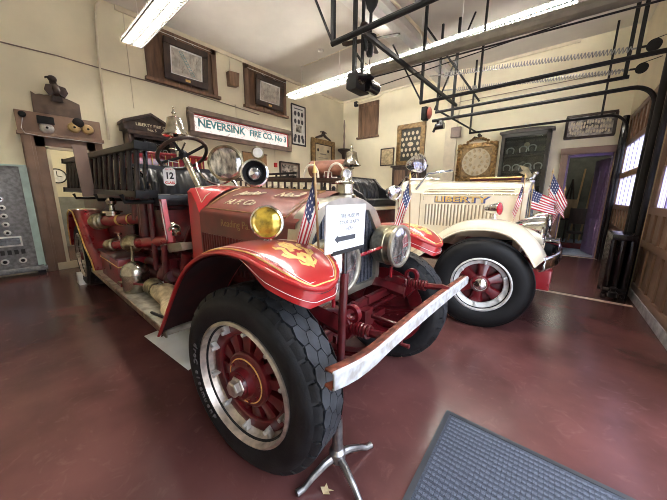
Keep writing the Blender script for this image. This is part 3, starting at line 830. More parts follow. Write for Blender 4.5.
# floor boards, toe board, pedals area
b = MB(); b.box(-3.4, -2.6, 1.06, 1.94, .92, .95); b.prism([(-2.9, .95), (-2.62, 1.22), (-2.62, 1.19), (-2.88, .93)], lambda a, c, d: V((a, d, c)), 1.06, 1.94)
b.build('floor_board', 'dred', R1)
b = MB(); b.prism([(-3.08, 1.0), (-2.66, 1.06), (-2.62, 1.0), (-2.95, .93)], lambda a, c, d: V((a, d, c)), .98, 1.08); b.build('step_plate', 'radshell', R1)
# seat
b = MB(); b.box(-3.95, -3.16, 1.02, 2.0, 1.0, 1.34, 0); e = b.build('seat_box', 'dred', R1, bev=.01)
b = MB(); b.box(-3.9, -3.13, .99, 2.03, 1.38, 1.50); cu = b.build('seat_cushion', 'leather', R1, bev=.03)
MB().box(-3.92, -3.14, 1.0, 2.02, 1.335, 1.38).build('seat_base_trim', 'gloss', cu)
rows = []
for i in range(8):
    t = i / 7; r = []
    for k in range(45):
        y = 1.0 + 1.02 * k / 44; bul = abs(sin(k / 44 * pi * 9)) ** .6
        r.append(V((-3.82 - .12 * t + (.05 + .055 * bul) * (sin(pi * min(1, t * .9 + .1)) ** .5), y, 1.48 + .34 * t)))
    rows.append(r)
b = MB(); b.grid(rows); b.box(-3.98, -3.9, 1.0, 2.02, 1.4, 1.84)
b.build('seat_backrest', 'leather', R1, smooth=60)
for y in (.995, 2.025): MB().tube([(-3.3, y, 1.5), (-3.45, y, 1.66), (-3.7, y, 1.76), (-3.95, y, 1.8)], .02, 8).build('seat_arm_rail', 'gloss', R1)
# steering
sc = V((-2.965, 1.2, 1.885)); sd = (V((-2.62, 1.24, 1.40)) - sc).normalized(); sx, sy, _ = frame_axis(sd)
b = MB(); b.tube([sc + (sx * cos(a) + sy * sin(a)) * .225 for a in ringpts(40)], .017, 10, closed=True)
sw = b.build('steering_wheel', 'darkwood', R1)
b = MB()
for k in range(4):
    a = pi / 4 + k * pi / 2; b.tube([sc + sd * .03, sc + (sx * cos(a) + sy * sin(a)) * .22], .014, 6)
b.lathe([(.0001, -.03), (.035, -.02), (.05, .02), (.03, .06)], sc, sd, 16)
b.build('wheel_spider', 'black', sw)
MB().tube([sc + sd * .04, sc + sd * .62], .03, 12).build('steering_column', 'nickel', sw)
MB().tube([sc - sd * .04 + sx * .0, sc - sd * .05 + sx * .09, sc - sd * .06 + sx * .1 + sy * .02], .008, 6).tube([sc - sd * .04, sc - sd * .05 - sy * .11], .008, 6).build('control_lever', 'nickel', sw)
# hose body behind the seat
b = MB(); b.box(-7.1, -4.05, .98, 1.03, .86, 1.62); b.box(-7.1, -4.05, 1.97, 2.02, .86, 1.62); b.box(-7.1, -7.05, .98, 2.02, .86, 1.5); b.box(-7.1, -4.05, .98, 2.02, .84, .88); b.box(-4.1, -4.05, .98, 2.02, .86, 1.80)
body = b.build('hose_body', 'dred', R1, bev=.01)
b = MB()
b.box(-4.9, -4.1, 1.08, 1.95, 1.64, 2.03)
b.build('hose_basket', 'red', R1, bev=.03)
b = MB()
for y in [1.12 + .078 * k for k in range(11)]: b.tube([(-4.09, y, 1.64), (-4.085, y, 2.03)], .006, 5)
b.build('gold_stripes', 'gold', R1)
MB().tube([(-6.9, 1.06, 1.62), (-6.9, 1.06, 1.98), (-4.4, 1.06, 1.98), (-3.95, 1.06, 1.99), (-3.95, 1.94, 1.99), (-4.4, 1.94, 1.98), (-6.9, 1.94, 1.98), (-6.9, 1.94, 1.62)], .018, 8).build('hand_rail', 'red', R1)
# rear fenders
def rear_fender(y0, y1):
    b = MB()
    prof = [(-6.7, .6), (-6.62, .95), (-6.4, 1.18), (-6.15, 1.245), (-5.85, 1.23), (-5.6, 1.06), (-5.3, .80), (-5.22, .74), (-4.9, .60), (-4.78, .47)]
    rows = [[V((x, y0 + (y1 - y0) * k / 4, z - (.02 if k in (0,) else 0))) for k in range(5)] for x, z in prof]
    b.grid(rows); o = b.build('rear_fender', 'red', R1, smooth=50, thick=.014)
    e = MB(); e.tube([r[0] + V((0, -.012 if y0 < y1 else .012, .006)) for r in rows], .010, 5); e.build('edge_line', 'gold', o)
    s = MB(); P = lambda a, c, d: V((a, y1 + d, c))
    s.prism([(-6.6, .86)] + [(x, z) for x, z in prof[1:7]], P, -.01, .01); s.build('inner_skirt', 'dred', o)
rear_fender(.66, 1.0); rear_fender(2.34, 2.0)
# pump piping on the near side
b = MB(); yp = .80
b.tube([(-4.26, .76, 1.17), (-3.5, 1.08, 1.24), (-3.3, 1.16, 1.25)], .062, 14); pipe = b.build('suction_pipe', 'red', R1)
MB().lathe([(.066, 0), (.09, .01), (.09, .05), (.078, .06), (.098, .075), (.098, .16), (.08, .18), (.06, .2), (.055, .25), (.0001, .255)], (-4.26, .76, 1.17), (-.76, -.32, -.07), 20).build('pipe_cap', 'brass', pipe)
MB().lathe([(.065, 0), (.067, .02), (.065, .04)], (-4.05, .848, 1.189), (.76, .32, .07), 16).build('gold_band', 'gold', pipe)
MB().lathe([(.065, 0), (.067, .012), (.065, .025)], (-3.88, .92, 1.205), (.76, .32, .07), 16).build('gold_band', 'gold', pipe)
MB().lathe([(.05, 0), (.07, .02), (.07, .05), (.1, .055), (.1, .075), (.03, .085), (.025, .14), (.05, .16), (.055, .19), (.03, .23), (.0001, .235)], (-4.14, .81, 1.22), (0, 0, 1), 18).build('relief_valve', 'nickel', pipe)
b = MB(); b.tube([(-3.82, .74, .935), (-3.4, .93, .99), (-3.1, 1.06, 1.03)], .055, 14); pipe2 = b.build('discharge_pipe', 'red', R1)
MB().lathe([(.06, 0), (.072, .01), (.072, .06), (.064, .07), (.064, .12), (.05, .13), (.0001, .132)], (-3.82, .74, .935), (-.42, -.19, -.055), 18).build('pipe_cap', 'brass', pipe2)
MB().lathe([(.06, -.1), (.075, -.08), (.098, -.03), (.1, .03), (.075, .09), (.062, .1)], (-3.60, .838, .963), (.42, .19, .055), 20).build('gate_valve', 'brass', pipe2)
MB().tube([(-3.60, .83, .88), (-3.54, .80, .73)], .016, 8).build('valve_lever', 'nickel', pipe2)
MB().tube([(-3.74, .77, .98), (-3.75, .76, 1.06), (-3.66, .76, 1.07), (-3.84, .75, 1.07)], .013, 8).build('valve_lever', 'nickel', pipe2)
b = MB()
for x, z0, z1, r in ((-3.5, .9, 1.4, .045), (-3.28, .7, 1.45, .028), (-3.75, 1.2, 1.46, .05), (-3.62, 1.0, 1.4, .03), (-3.02, .55, 1.0, .03)): b.tube([(x, .95, z0), (x, .96, z1)], r, 10)
b.tube([(-3.6, .97, .75), (-2.75, 1.02, .72), (-2.7, 1.04, .95)], .045, 10); b.tube([(-4.0, 1.0, .62), (-3.2, .98, .6), (-2.9, .98, .7)], .06, 10)
b.ball((-3.1, .98, .68), .09); b.box(-3.55, -2.95, .98, 1.1, .5, .86)
b.build('pump_casing', 'dred', R1, smooth=45)
b = MB(); b.prism([(-2.86, 1.06), (-2.79, 1.06), (-2.86, 1.45), (-2.93, 1.45)], lambda a, c, d: V((a, .93 + d, c)), 0, .04); b.tube([(-2.822, .927, 1.08), (-2.89, .927, 1.43)], .004, 5, 1)
b.build('lever_bracket', ['bred', 'flagwhite'], R1)
b = MB(); b.tube(spring((-2.95, 1.0, 1.18), (-2.8, 1.0, 1.16), .05, 3, .01), .012, 6); b.tube([(-3.0, .99, 1.2), (-2.72, 1.0, 1.14)], .02, 8)
b.ball((-2.86, 1.0, 1.17), .05)
b.build('priming_gear', 'nickel', R1)
# tool box on the running board
b = MB(); b.box(-4.55, -3.68, .70, .98, .472, .78); tb = b.build('tool_box', 'red', R1, bev=.008)
MB().box(-4.57, -3.66, .685, .99, .782, .80).build('lid', 'dred', tb, bev=.006)
MB().box(-4.55, -3.675, .696, .7, .695, .707).box(-3.68, -3.675, .696, .98, .695, .707).build('gold_line', 'gold', tb)
# spotlights at the cowl and its brackets
c1 = V((-2.62, 1.455, 1.80)); sp1 = lamp('spotlight', c1, (.72, -.66, .02), .165, .2, R1, 'brass', 'glasslens', back=.75, ringm='brass')
MB().tube([c1 + V((-.06, -.06, 0)) + V((.66, .72, 0)).normalized() * .19 * cos(a) + V((0, 0, 1)) * .20 * sin(a) for a in [pi + pi * k / 16 for k in range(17)]], .009, 8).tube([c1 + V((-.06, -.06, -.2)), c1 + V((-.06, -.06, -.24))], .02, 8).build('yoke', 'chrome', sp1)
c2 = V((-2.30, 1.56, 1.70)); sp2 = lamp('spotlight', c2, (.80, -.6, .03), .125, .2, R1, 'brass', 'glasslens', back=.85, ringm='chrome', deep=True)
MB().tube([c2 - V((.1, -.08, .1)), c2 - V((.12, -.1, .17))], .02, 8).build('stem', 'nickel', sp2)
b = MB(); b.lathe([(.0001, -.03), (.06, -.03), (.066, .0), (.06, .012), (.05, .014)], (-2.55, 1.78, 1.93), (.75, -.66, 0), 22); b.lathe([(.05, .013), (.0001, .014)], (-2.55, 1.78, 1.93), (.75, -.66, 0), 22, mi=1); b.tube([(-2.57, 1.8, 1.87), (-2.58, 1.8, 1.6)], .012, 6)
b.build('pressure_gauge', ['brass', 'gauze'], R1, smooth=50)
# bell behind the seat
def bell(owner, c, s, m):
    b = MB(); b.lathe([(.15 * s, 0), (.155 * s, .01 * s), (.135 * s, .03 * s), (.105 * s, .09 * s), (.09 * s, .17 * s), (.082 * s, .21 * s), (.05 * s, .225 * s), (.02 * s, .235 * s), (.018 * s, .26 * s), (.03 * s, .27 * s), (.012 * s, .3 * s), (.008 * s, .34 * s), (.0001, .345 * s)], c, (0, 0, 1), 32)
    b.lathe([(.15 * s, 0), (.12 * s, .02 * s), (.08 * s, .19 * s), (.0001, .2 * s)], c, (0, 0, 1), 32)
    o = b.build('bell', m, owner, smooth=40)
    c = V(c)
    MB().ball(c + V((0, 0, .01)), .03 * s, 10).tube([c + V((0, 0, .02)), c + V((0, 0, .19 * s))], .008, 6).build('clapper', 'black', o)
    MB().tube([c + V((0, .07, -.03)), c + V((0, 0, -.06)), c + V((0, -.07, -.03))], .013, 8).tube([c + V((0, 0, .19 * s)), c + V((0, 0, -.3))], .014, 8).build('bell_post', 'brass', o)
bell(R1, (-3.92, 1.52, 2.22), 1.0, 'nickel')
# ------------------------------------------------------------------ the cream engine (faces +X)
CL = 4.37
R2 = thing('fire_engine', (-3.2, CL, 0), 'cream antique fire engine with LIBERTY on its hood and chrome front bumper', 'fire engine')
make_wheel('front_wheel', (-.66, 3.405, .52), radians(15), .52, .24, .30, R2, 'disc', False, -1)
make_wheel('front_wheel', (-.66, 5.33, .52), radians(15), .52, .24, .30, R2, 'disc', False, 1)
make_wheel('rear_wheel', (-5.0, 3.45, .52), 0, .52, .28, .30, R2, 'disc', False, -1)
make_wheel('rear_wheel', (-5.0, 5.29, .52), 0, .52, .28, .30, R2, 'disc', False, 1)
b = MB()
for y in (4.0, 4.74): b.tube([(-6.6, y, .66), (-1.0, y, .66), (-.2, y, .62)], .07, 4)
b.beam((-.66, 3.6, .46), (-.66, 5.15, .46), .08, .1); b.beam((-5, 3.6, .5), (-5, 5.15, .5), .1, .12)
b.build('frame_rail', 'dred', R2, bev=.006)
# hood
def lsec(x):
    t = (x + .46) / (-1.62 + .46)
    return .405 + .03 * t, 1.535, 1.69 + .045 * t
rows = []
for i in range(11):
    x = -.47 - 1.15 * i / 10; hw, zc, zt = lsec(x)
    r = [V((x, CL - hw, .98)), V((x, CL - hw, zc))]
    for k in range(1, 14):
        q = -1 + 2 * k / 14; r.append(V((x, CL + q * hw, zc + .02 + (zt - zc - .02) * (1 - abs(q) ** 2.6))))
    r += [V((x, CL + hw, zc)), V((x, CL + hw, .98))]
    rows.append(r)
b = MB(); b.grid(rows); lh = b.build('hood', 'cream', R2, smooth=25)
def lside(x, z, d=0.):
    hw = lsec(x)[0]; return V((x, CL - hw - d, z))
b = MB(); b.tube([lside(-.47, lsec(-.47)[1] + .002, .004), lside(-1.62, lsec(-1.62)[1] + .002, .004)], .008, 6)
b.build('hinge_rail', 'nickel', lh)
b = MB()
for k in range(20):
    x = -.72 - k * .044
    b.tube([lside(x, 1.10, -.002), lside(x, 1.40, -.002)], .013, 6)
    b.pbox(lambda a, c, d: lside(a, c, d), x - .031, x - .014, 1.10, 1.395, -.001, .002, 1)
b.build('louvres', ['cream', 'slit'], lh, smooth=50)
b = MB()   # gold corner triangles and pin lines
for x, s in ((-.56, -1), (-1.55, 1)):
    hw, zc, zt = lsec(x)
    f = lambda q, xx: V((xx, CL + q * lsec(xx)[0], lsec(xx)[1] + .02 + (lsec(xx)[2] - lsec(xx)[1] - .02) * (1 - abs(q) ** 2.6) + .004))
    b.add([f(-.985, x), f(-.985, x + s * .14), f(-.955, x)], [(0, 1, 2)])
for q in (-.97, -.90):
    b.tube([f(q, -.52), f(q, -1.58)], .0025, 4)
b.build('gold_corner', 'oldgold', lh, smooth=0)
text('raised_lettering', 'LIBERTY', .105, (-1.12, CL - .426, 1.458), (1, .0259, 0), (0, 0, 1), 'textblue', lh, .004, width=1.78, bold=.008)
text('lettering_face', 'LIBERTY', .105, (-1.126, CL - .433, 1.463), (1, .0259, 0), (0, 0, 1), 'gold', lh, .002, width=1.73, bold=.003)
# band between hood and radiator, radiator shell, mascot
b = MB()
for xx, m_ in ((-.47, 0), (-.50, 0)):
    pass
P2 = lambda a, c, d: V((-.40 + d, CL + a, c))
def lout(hw, top, bot):
    zc_ = top - .15
    return [(-hw, bot), (hw, bot)] + [(hw * cos(pi * k / 18) , zc_ + (top - zc_) * (1 - abs(cos(pi * k / 18)) ** 2.6)) for k in range(0, 19)]
def lout_old(hw, top, bot): return [(-hw, bot), (hw, bot), (hw, top - .2)] + [(hw * (1 if k else 1) * cos(pi * k / 12) ** (1) if False else hw * math.copysign(abs(cos(pi * k / 12)) ** .55, cos(pi * k / 12)), top - .2 + .2 * sin(pi * k / 12) ** .7) for k in range(1, 12)] + [(-hw, top - .2)]
b = MB(); b.prism(lout(.415, 1.70, .82), P2, -.07, .02); sh = b.build('radiator_shell', 'cream', R2, bev=.012)
b = MB(); b.prism(lout(.36, 1.62, .88), P2, .015, .028); b.build('grille', 'bluegrey', sh, smooth=0)
b = MB()
for k in range(15): b.pbox(P2, -.33 + k * .047 - .006, -.33 + k * .047 + .006, .9, 1.56, .026, .036)
b.build('grille_bars', 'chrome', sh)
b = MB(); b.lathe([(.05, 0), (.052, .02), (.03, .04), (.025, .07)], (-.42, CL, 1.69), (0, 0, 1), 18); cp = b.build('radiator_cap', 'chrome', sh)
b = MB()   # winged mascot
for s in (-1, 1):
    b.prism([(0, .06), (-.05, .18), (-.16, .22), (-.10, .14), (-.14, .12), (-.06, .08), (-.08, .05)], lambda a, c, d, s=s: V((-.40 + a, CL + s * .03 + d * (1 + c * 2) * s, 1.69 + c)), -.006, .012)
b.ball((-.37, CL, 1.80), .028, 10); b.tube([(-.40, CL, 1.74), (-.38, CL, 1.80)], .025, 8)
b.build('winged_mascot', 'nickel', cp)
# cowl and windscreen-less scuttle
rows = []
for x, hw, zc, zt in ((-1.62, .445, 1.54, 1.735), (-1.70, .46, 1.55, 1.745), (-1.95, .50, 1.57, 1.765), (-2.03, .50, 1.56, 1.755)):
    r = [V((x, CL - hw, .95)), V((x, CL - hw, zc))]
    for k in range(1, 10):
        q = -1 + 2 * k / 10; r.append(V((x, CL + q * hw, zc + (zt - zc) * (1 - abs(q) ** 2.4))))
    r += [V((x, CL + hw, zc)), V((x, CL + hw, .95))]; rows.append(r)
b = MB(); b.grid(rows); n0 = len(b.v) - len(rows[0]); b.f.append(tuple(range(n0, n0 + len(rows[0])))); b.m.append(0)
lcowl = b.build('cowl', 'cream', R2, smooth=30)
MB().tube([(-1.66, CL - .458, 1.0), (-1.66, CL - .458, 1.54)], .005, 4).tube([(-1.90, CL - .505, 1.0), (-1.90, CL - .505, 1.57)], .012, 4, 1).build('pin_stripe', ['oldgold', 'dred'], lcowl)
MB().tube([(-1.98, CL - .50, 1.3), (-1.98, CL - .52, 1.58), (-1.98, CL - .3, 1.79), (-1.98, CL + .3, 1.79)], .012, 6).build('edge_bead', 'chrome', lcowl)
# fenders
LP = [(-2.05, .46), (-1.75, .58), (-1.45, .79), (-1.22, 1.0), (-1.03, 1.13), (-.85, 1.19), (-.62, 1.205), (-.45, 1.175), (-.32, 1.10), (-.2, .96), (-.135, .85)]
for yo, yi in ((3.40, 3.90), (5.34, 4.84)):
    rows = []
    for i in range(41):
        x = LP[0][0] + (LP[-1][0] - LP[0][0]) * i / 40; z = interp(LP, x)
        dx = .01
        slope = (interp(LP, x + dx) - interp(LP, x - dx)) / (2 * dx)
        nrm = V((-slope, 0, 1)).normalized(); r = []
        for k in range(11):
            q = k / 10; bul = .05 * sin(pi * min(1, q * 1.0)) - (.055 * max(0, 1 - q * 6)) 
            r.append(V((x, yo + (yi - yo) * q, z)) + nrm * (bul - .01))
        rows.append(r)
    b = MB(); b.grid(rows); fo = b.build('front_fender', 'cream', R2, smooth=60, thick=.014)
    MB().tube([r[0] for r in rows] + list(reversed([r[-1] for r in rows]))[:0], .012, 6).build('rolled_edge', 'cream', fo)
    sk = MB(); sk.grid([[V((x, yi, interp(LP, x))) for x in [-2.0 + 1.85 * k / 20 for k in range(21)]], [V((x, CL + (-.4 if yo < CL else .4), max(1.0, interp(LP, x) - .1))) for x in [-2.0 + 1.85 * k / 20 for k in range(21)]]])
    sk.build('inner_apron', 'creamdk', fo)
# fender marker lamp, bullet shaped with a red lens
mc = V((-.60, 3.62, 1.37)); b = MB(); b.lathe([(.0001, -.17), (.02, -.165), (.045, -.12), (.062, -.06), (.068, 0)], mc, (.93, -.3, .06), 24)
ml = b.build('marker_lamp', 'chrome', R2)
MB().lathe([(.066, -.002), (.074, 0), (.072, .012), (.06, .02), (.03, .03), (.0001, .032)], mc, (.93, -.3, .06), 24, mis=[0, 0, 1, 1, 1]).build('lens', ['chrome', 'redlens'], ml)
MB().lathe([(.045, 0), (.03, .02), (.018, .06), (.02, .1)], (mc.x - .04, mc.y, 1.235), (0, 0, 1), 16).build('stem', 'chrome', ml)
# headlamps, front bumper, horn, front valance
for y in (3.80, 4.94):
    lamp('headlight', (-.17, y, 1.15), (1, 0, 0), .165, .34, R2, 'chrome', 'glasslens', back=.5)
MB().tube([(-.30, 3.80, 1.02), (-.32, 4.0, .98), (-.32, 4.75, .98), (-.30, 4.94, 1.02)], .02, 8).build('headlight_bar', 'chrome', R2)
b = MB(); rows = []
for k in range(25):
    y = 3.5 + 1.75 * k / 24; t = abs(k - 12) / 12; x = .0 - .12 * t ** 3
    rows.append([V((x - .03, y, .74)), V((x, y, .75)), V((x + .012, y, .78)), V((x, y, .815)), V((x + .012, y, .85)), V((x, y, .88)), V((x - .03, y, .89))])
b.grid(rows); b.build('bumper', 'chrome', R2, smooth=60, thick=.01)
b = MB(); b.box(-.3, -.04, 3.6, 5.14, .52, .74); b.box(-.34, -.1, 3.95, 4.8, .70, .80); b.build('front_apron', 'red', R2, bev=.02)
b = MB(); b.lathe([(.06, .1), (.05, .08), (.02, .0), (.018, -.18)], (-.12, 4.18, .98), (1, -.1, 0), 20); b.build('horn', 'chrome', R2)
b = MB(); b.box(-.28, -.08, 4.2, 4.6, .80, .98); b.lathe([(.09, -.03), (.09, .02), (.04, .04), (.0001, .045)], (-.08, 4.4, .9), (1, 0, 0), 20); b.build('siren', 'black', R2, bev=.01)
# running board + body
for y0, y1 in ((3.45, 3.9), (4.84, 5.29)):
    MB().box(-4.4, -2.0, y0, y1, .42, .46).build('running_board', 'boardtop', R2, bev=.005)
b = MB(); b.box(-2.75, -2.05, CL - .5, CL + .5, .62, .84); b.build('floor_board', 'dred', R2, bev=.01)
b = MB(); b.box(-3.2, -2.42, CL - .56, CL + .56, 1.27, 1.325); b.box(-3.2, -2.45, CL - .5, CL + .5, .84, 1.27, 1); b.build('seat_base', ['cream', 'dred'], R2, bev=.006)
b = MB(); b.box(-3.1, -2.40, CL - .5, CL + .5, 1.33, 1.45); b.build('seat_cushion', 'leather', R2, bev=.035)
rows = []
for i in range(8):
    t = i / 7; r = []
    for k in range(41):
        y = CL - .52 + 1.04 * k / 40; bul = abs(sin(k / 40 * pi * 8)) ** .6
        r.append(V((-2.98 - .12 * t + (.05 + .05 * bul) * (sin(pi * min(1, t * .9 + .1)) ** .5), y, 1.42 + .40 * t)))
    rows.append(r)
b = MB(); b.grid(rows); b.prism([(-3.14, 1.4), (-3.02, 1.4), (-3.1, 1.84), (-3.16, 1.84)], lambda a, c, d: V((a, CL + d, c)), -.52, .52)
for s in (-1, 1): b.prism([(-3.1, 1.42), (-2.55, 1.42), (-2.62, 1.52), (-2.9, 1.66), (-3.06, 1.84), (-3.16, 1.84)], lambda a, c, d, s=s: V((a, CL + s * .52 + d, c)), -.03, .03)
b.build('seat_backrest', 'leather', R2, smooth=50)
b = MB()
for x, y, z, r in ((-2.5, 3.85, 1.12, .06), (-2.8, 3.82, 1.0, .09), (-3.2, 3.8, 1.15, .06)): b.tube([(x - .2, y, z), (x + .2, y, z)], r, 10)
b.ball((-2.62, 3.84, 1.05), .1); b.tube([(-3.0, 3.83, .7), (-3.0, 3.83, 1.25)], .05, 8)
b.build('pump_casing', 'red', R2)
MB().lathe([(.09, 0), (.09, .03), (.04, .05), (.0001, .052)], (-2.4, 3.84, 1.12), (.6, -.8, 0), 16).build('pump_gauge', 'chrome', R2)
b = MB(); b.box(-6.5, -3.3, CL - .62, CL - .56, .9, 1.42); b.box(-6.5, -3.3, CL + .56, CL + .62, .9, 1.42); b.box(-6.5, -3.3, CL - .62, CL + .62, .86, .92); b.box(-6.5, -6.44, CL - .62, CL + .62, .86, 1.42); b.box(-3.36, -3.3, CL - .6, CL + .6, .86, 1.4)
b.build('hose_body', 'cream', R2, bev=.012)
# steering wheel, windshield-mounted spotlight and chrome fittings by the cowl
sc = V((-2.22, 4.62, 1.74)); sd = V((.62, .05, -.55)).normalized(); sx, sy, _ = frame_axis(sd)
b = MB(); b.tube([sc + (sx * cos(a) + sy * sin(a)) * .235 for a in ringpts(36)], .016, 8, closed=True)
sw = b.build('steering_wheel', 'gloss', R2)
b = MB()
for k in range(4): b.tube([sc + sd * .02, sc + (sx * cos(k * pi / 2) + sy * sin(k * pi / 2)) * .23], .012, 6)
b.tube([sc, sc + sd * .5], .024, 10); b.build('steering_column', 'gloss', sw)
c3 = V((-1.76, 4.03, 1.98)); s3 = lamp('spotlight', c3, (.93, -.36, .05), .13, .26, R2, 'chrome', 'glasslens', back=.55)
MB().tube([c3 + V((-.08, .08, -.1)), (-1.82, 4.1, 1.74)], .02, 8).tube([(-1.86, 3.98, 1.74), (-1.5, 4.18, 1.76)], .018, 8).build('bracket', 'chrome', s3)
c4 = V((-2.02, 3.80, 1.55)); s4 = lamp('side_siren', c4, (.75, -.6, -.1), .11, .26, R2, 'chrome', 'chrome', back=.6)
MB().tube([c4 + V((-.1, .08, 0)), (-2.0, 3.9, 1.4)], .025, 8).build('bracket', 'chrome', s4)
MB().tube([(-1.75, 3.95, 1.6), (-1.6, 3.98, 1.82), (-1.3, 4.1, 1.86)], .018, 8).build('grab_handle', 'chrome', R2)
bell(R2, (-2.93, 3.92, 2.0), 1.05, 'nickel')
b = MB(); b.tube([(-2.93, 3.92, 1.3), (-2.93, 3.92, 1.93)], .022, 8); b.build('bell_post', 'chrome', R2)
b = MB(); b.tube([(-3.25, CL - .58, 1.75), (-3.25, CL - .6, 1.9), (-3.4, CL - .6, 1.92), (-3.45, CL - .6, 1.75)], .012, 8); b.build('hand_rail', 'chrome', R2)

# ------------------------------------------------------------------ what the engines carry
def ladder(name, p0, p1, h, label, rungs, m, group=None, rail=.085, w=.06, lean=0.):
    """a ladder stored on edge: rails one above the other"""
    p0 = V(p0); p1 = V(p1); L = thing(name, (p0 + p1) / 2, label, 'ladder', group)
    d = (p1 - p0).normalized(); n = V((-d.y, d.x, 0)).normalized()
    up = (V((0, 0, 1)) + n * lean).normalized()
    for z in (0, h):
        b = MB(); b.beam(p0 + up * z, p1 + up * z, rail, w, up=up); b.build('rail', m, L, bev=.006)
        for q in (p0, p1): MB().beam(q + up * z - d * .012, q + up * z + d * .03, rail * 1.3, w * 1.25, up=up).build('end_ferrule', 'black', L, bev=.004)
    for k in range(rungs):
        q = p0 + (p1 - p0) * ((k + .5) / rungs)
        MB().tube([q, q + up * h], .022, 8).build('rung', m, L)
    return L
# near-side ladder rack on the red engine: two ladders nested
ladder('wooden_ladder', (-6.35, .70, 1.55), (-3.12, .85, 1.49), .45, 'dark wooden ladder slung outermost along the near side of the red engine', 16, 'ladderdark', lean=.08)
ladder('wooden_ladder', (-6.25, .80, 1.56), (-3.18, .945, 1.50), .45, 'dark wooden ladder slung inside the outermost one on the red engine', 14, 'gloss', lean=.08)
b = MB(); b.prism([(.63, 1.46), (.755, 1.46), (.735, 2.06), (.61, 2.06)], lambda a, c, d: V((-4.6 + d, a, c)), -.012, .012)
tag(b.build('ladder_strap', 'brownpaint', None), 'brown strap board holding the dark ladders on the red engine', 'strap')
for x in (-6.0, -4.3, -3.1):
    pass
for x in (-6.0, -4.4, -3.25):
    MB().tube([(x, 1.0, 1.42), (x, .74, 1.42), (x, .72, 1.49)], .02, 8).tube([(x, 1.0, 1.62), (x, 1.0, 1.42)], .02, 8).build('ladder_bracket', 'black', R1)
# Liberty's near-side ladders
ladder('wooden_ladder', (-6.2, 3.62, 1.66), (-2.85, 3.62, 1.54), .20, 'long low dark ladder rail with short rungs on the cream engine, beyond the red hood', 17, 'darkwood', rail=.06, w=.08)
ladder('wooden_ladder', (-6.2, 3.62, 1.86), (-4.05, 3.62, 1.84), .07, 'short dark ladder laid above the long one on the cream engine', 6, 'black', rail=.05, w=.04)
for x in (-6.0, -3.3): MB().tube([(x, CL - .6, 1.40), (x, 3.66, 1.40), (x, 3.66, 1.78)], .018, 8).build('ladder_bracket', 'black', R2)
# row of equipment boxes with dials behind the ladder (seen between the rungs)
for k in range(4):
    x = -3.35 - k * .52
    t = thing('equipment_box', (x, 3.92, 1.42), 'cream box with black round dials, %s along the cream engine side' % ('nearest its seat', 'second from its seat', 'third from its seat', 'farthest from its seat')[k], 'box', 'cream boxes along the engine side')
    MB().box(x - .22, x + .22, 3.83, 4.05, 1.42, 1.70).build('body', 'cream', t, bev=.008)
    for i, (dx, dz) in enumerate(((-.11, .2), (.11, .2), (-.11, .08), (.11, .08))):
        MB().lathe([(.0001, 0), (.045, 0), (.045, .012), (.02, .02), (.0001, .02)], (x + dx, 3.83, 1.42 + dz), (0, -1, 0), 14).build('dial', 'ink', t)
# leather drum, hose rolls and hard suction on the hose body
t = thing('leather_hose_roll', (-4.25, 4.35, 1.42), 'brown leather hose roll lying across the cream engine behind the bell', 'hose roll')
b = MB(); b.tube([(-4.15, 4.20, 2.03), (-3.38, 4.40, 2.03)], .16, 20); b.build('roll', 'leatherbrown', t)
b = MB(); b.tube([(-3.78 + d, 4.30, 1.42) for d in (-.3, .3)], .06, 8)
b.box(-4.05, -3.5, 4.1, 4.5, 1.0, 1.86); b.build('cradle', 'dred', t)
for x, y, r, nm in ((-3.98, 4.0, .2, 'white looped hose hoop left of the brown leather roll'), (-3.42, 4.10, .2, 'white looped hose hoop between brown leather roll and bell')):
    t = thing('hose_hoop', (x, y, 1.5), nm, 'hose', None)
    b = MB(); b.tube([V((x + r * cos(a), y, 1.86 + r * sin(a) * 1.15)) for a in [pi * k / 16 for k in range(17)]] + [V((x - r, y, 1.45))], .02, 10)
    b.build('hoop', 'hosewhite', t)
    MB().tube([V((x + r, y, 1.45)), V((x + r, y, 1.86))], .021, 10).build('tail', 'hosewhite', t)
t = thing('hose_coil', (-3.55, 4.05, 1.72), 'white folded hose lying beside the chrome bell on the cream engine', 'hose')
b = MB()
for k in range(4): b.tube([(-3.9, 4.1 + k * .09, 1.74 + .03 * sin(k)), (-3.6, 4.1 + k * .09, 1.78), (-3.35, 4.12 + k * .09, 1.80), (-3.2, 4.15 + k * .08, 1.72)], .045, 8)
b.build('folds', 'hosewhite', t)
# red hose cart beyond the cream engine
t = thing('hose_cart', (-1.15, 6.5, 0), 'dark red cart body with gold line showing above the cream hood', 'cart')
MB().box(-1.62, -.72, 6.2, 6.85, .62, 1.88).build('body', 'dred', t, bev=.02)
MB().tube([(-1.61, 6.192, 1.80), (-.73, 6.192, 1.80)], .01, 4).tube([(-1.61, 6.194, 1.865), (-.73, 6.194, 1.865)], .012, 4).build('gold_line', 'gold', t)
for x in (-1.6, -.74):
    for y in (6.12, 6.93):
        b = MB(); b.tube([V((x + .4 * cos(a), y, .42 + .4 * sin(a))) for a in ringpts(28)], .022, 8, closed=True)
        for k in range(8): b.tube([(x, y, .42), (x + .39 * cos(k * pi / 4), y, .42 + .39 * sin(k * pi / 4))], .014, 6)
        b.lathe([(.06, -.06), (.06, .06)], (x, y, .42), (0, 1, 0), 12); b.build('wheel', 'red', t)
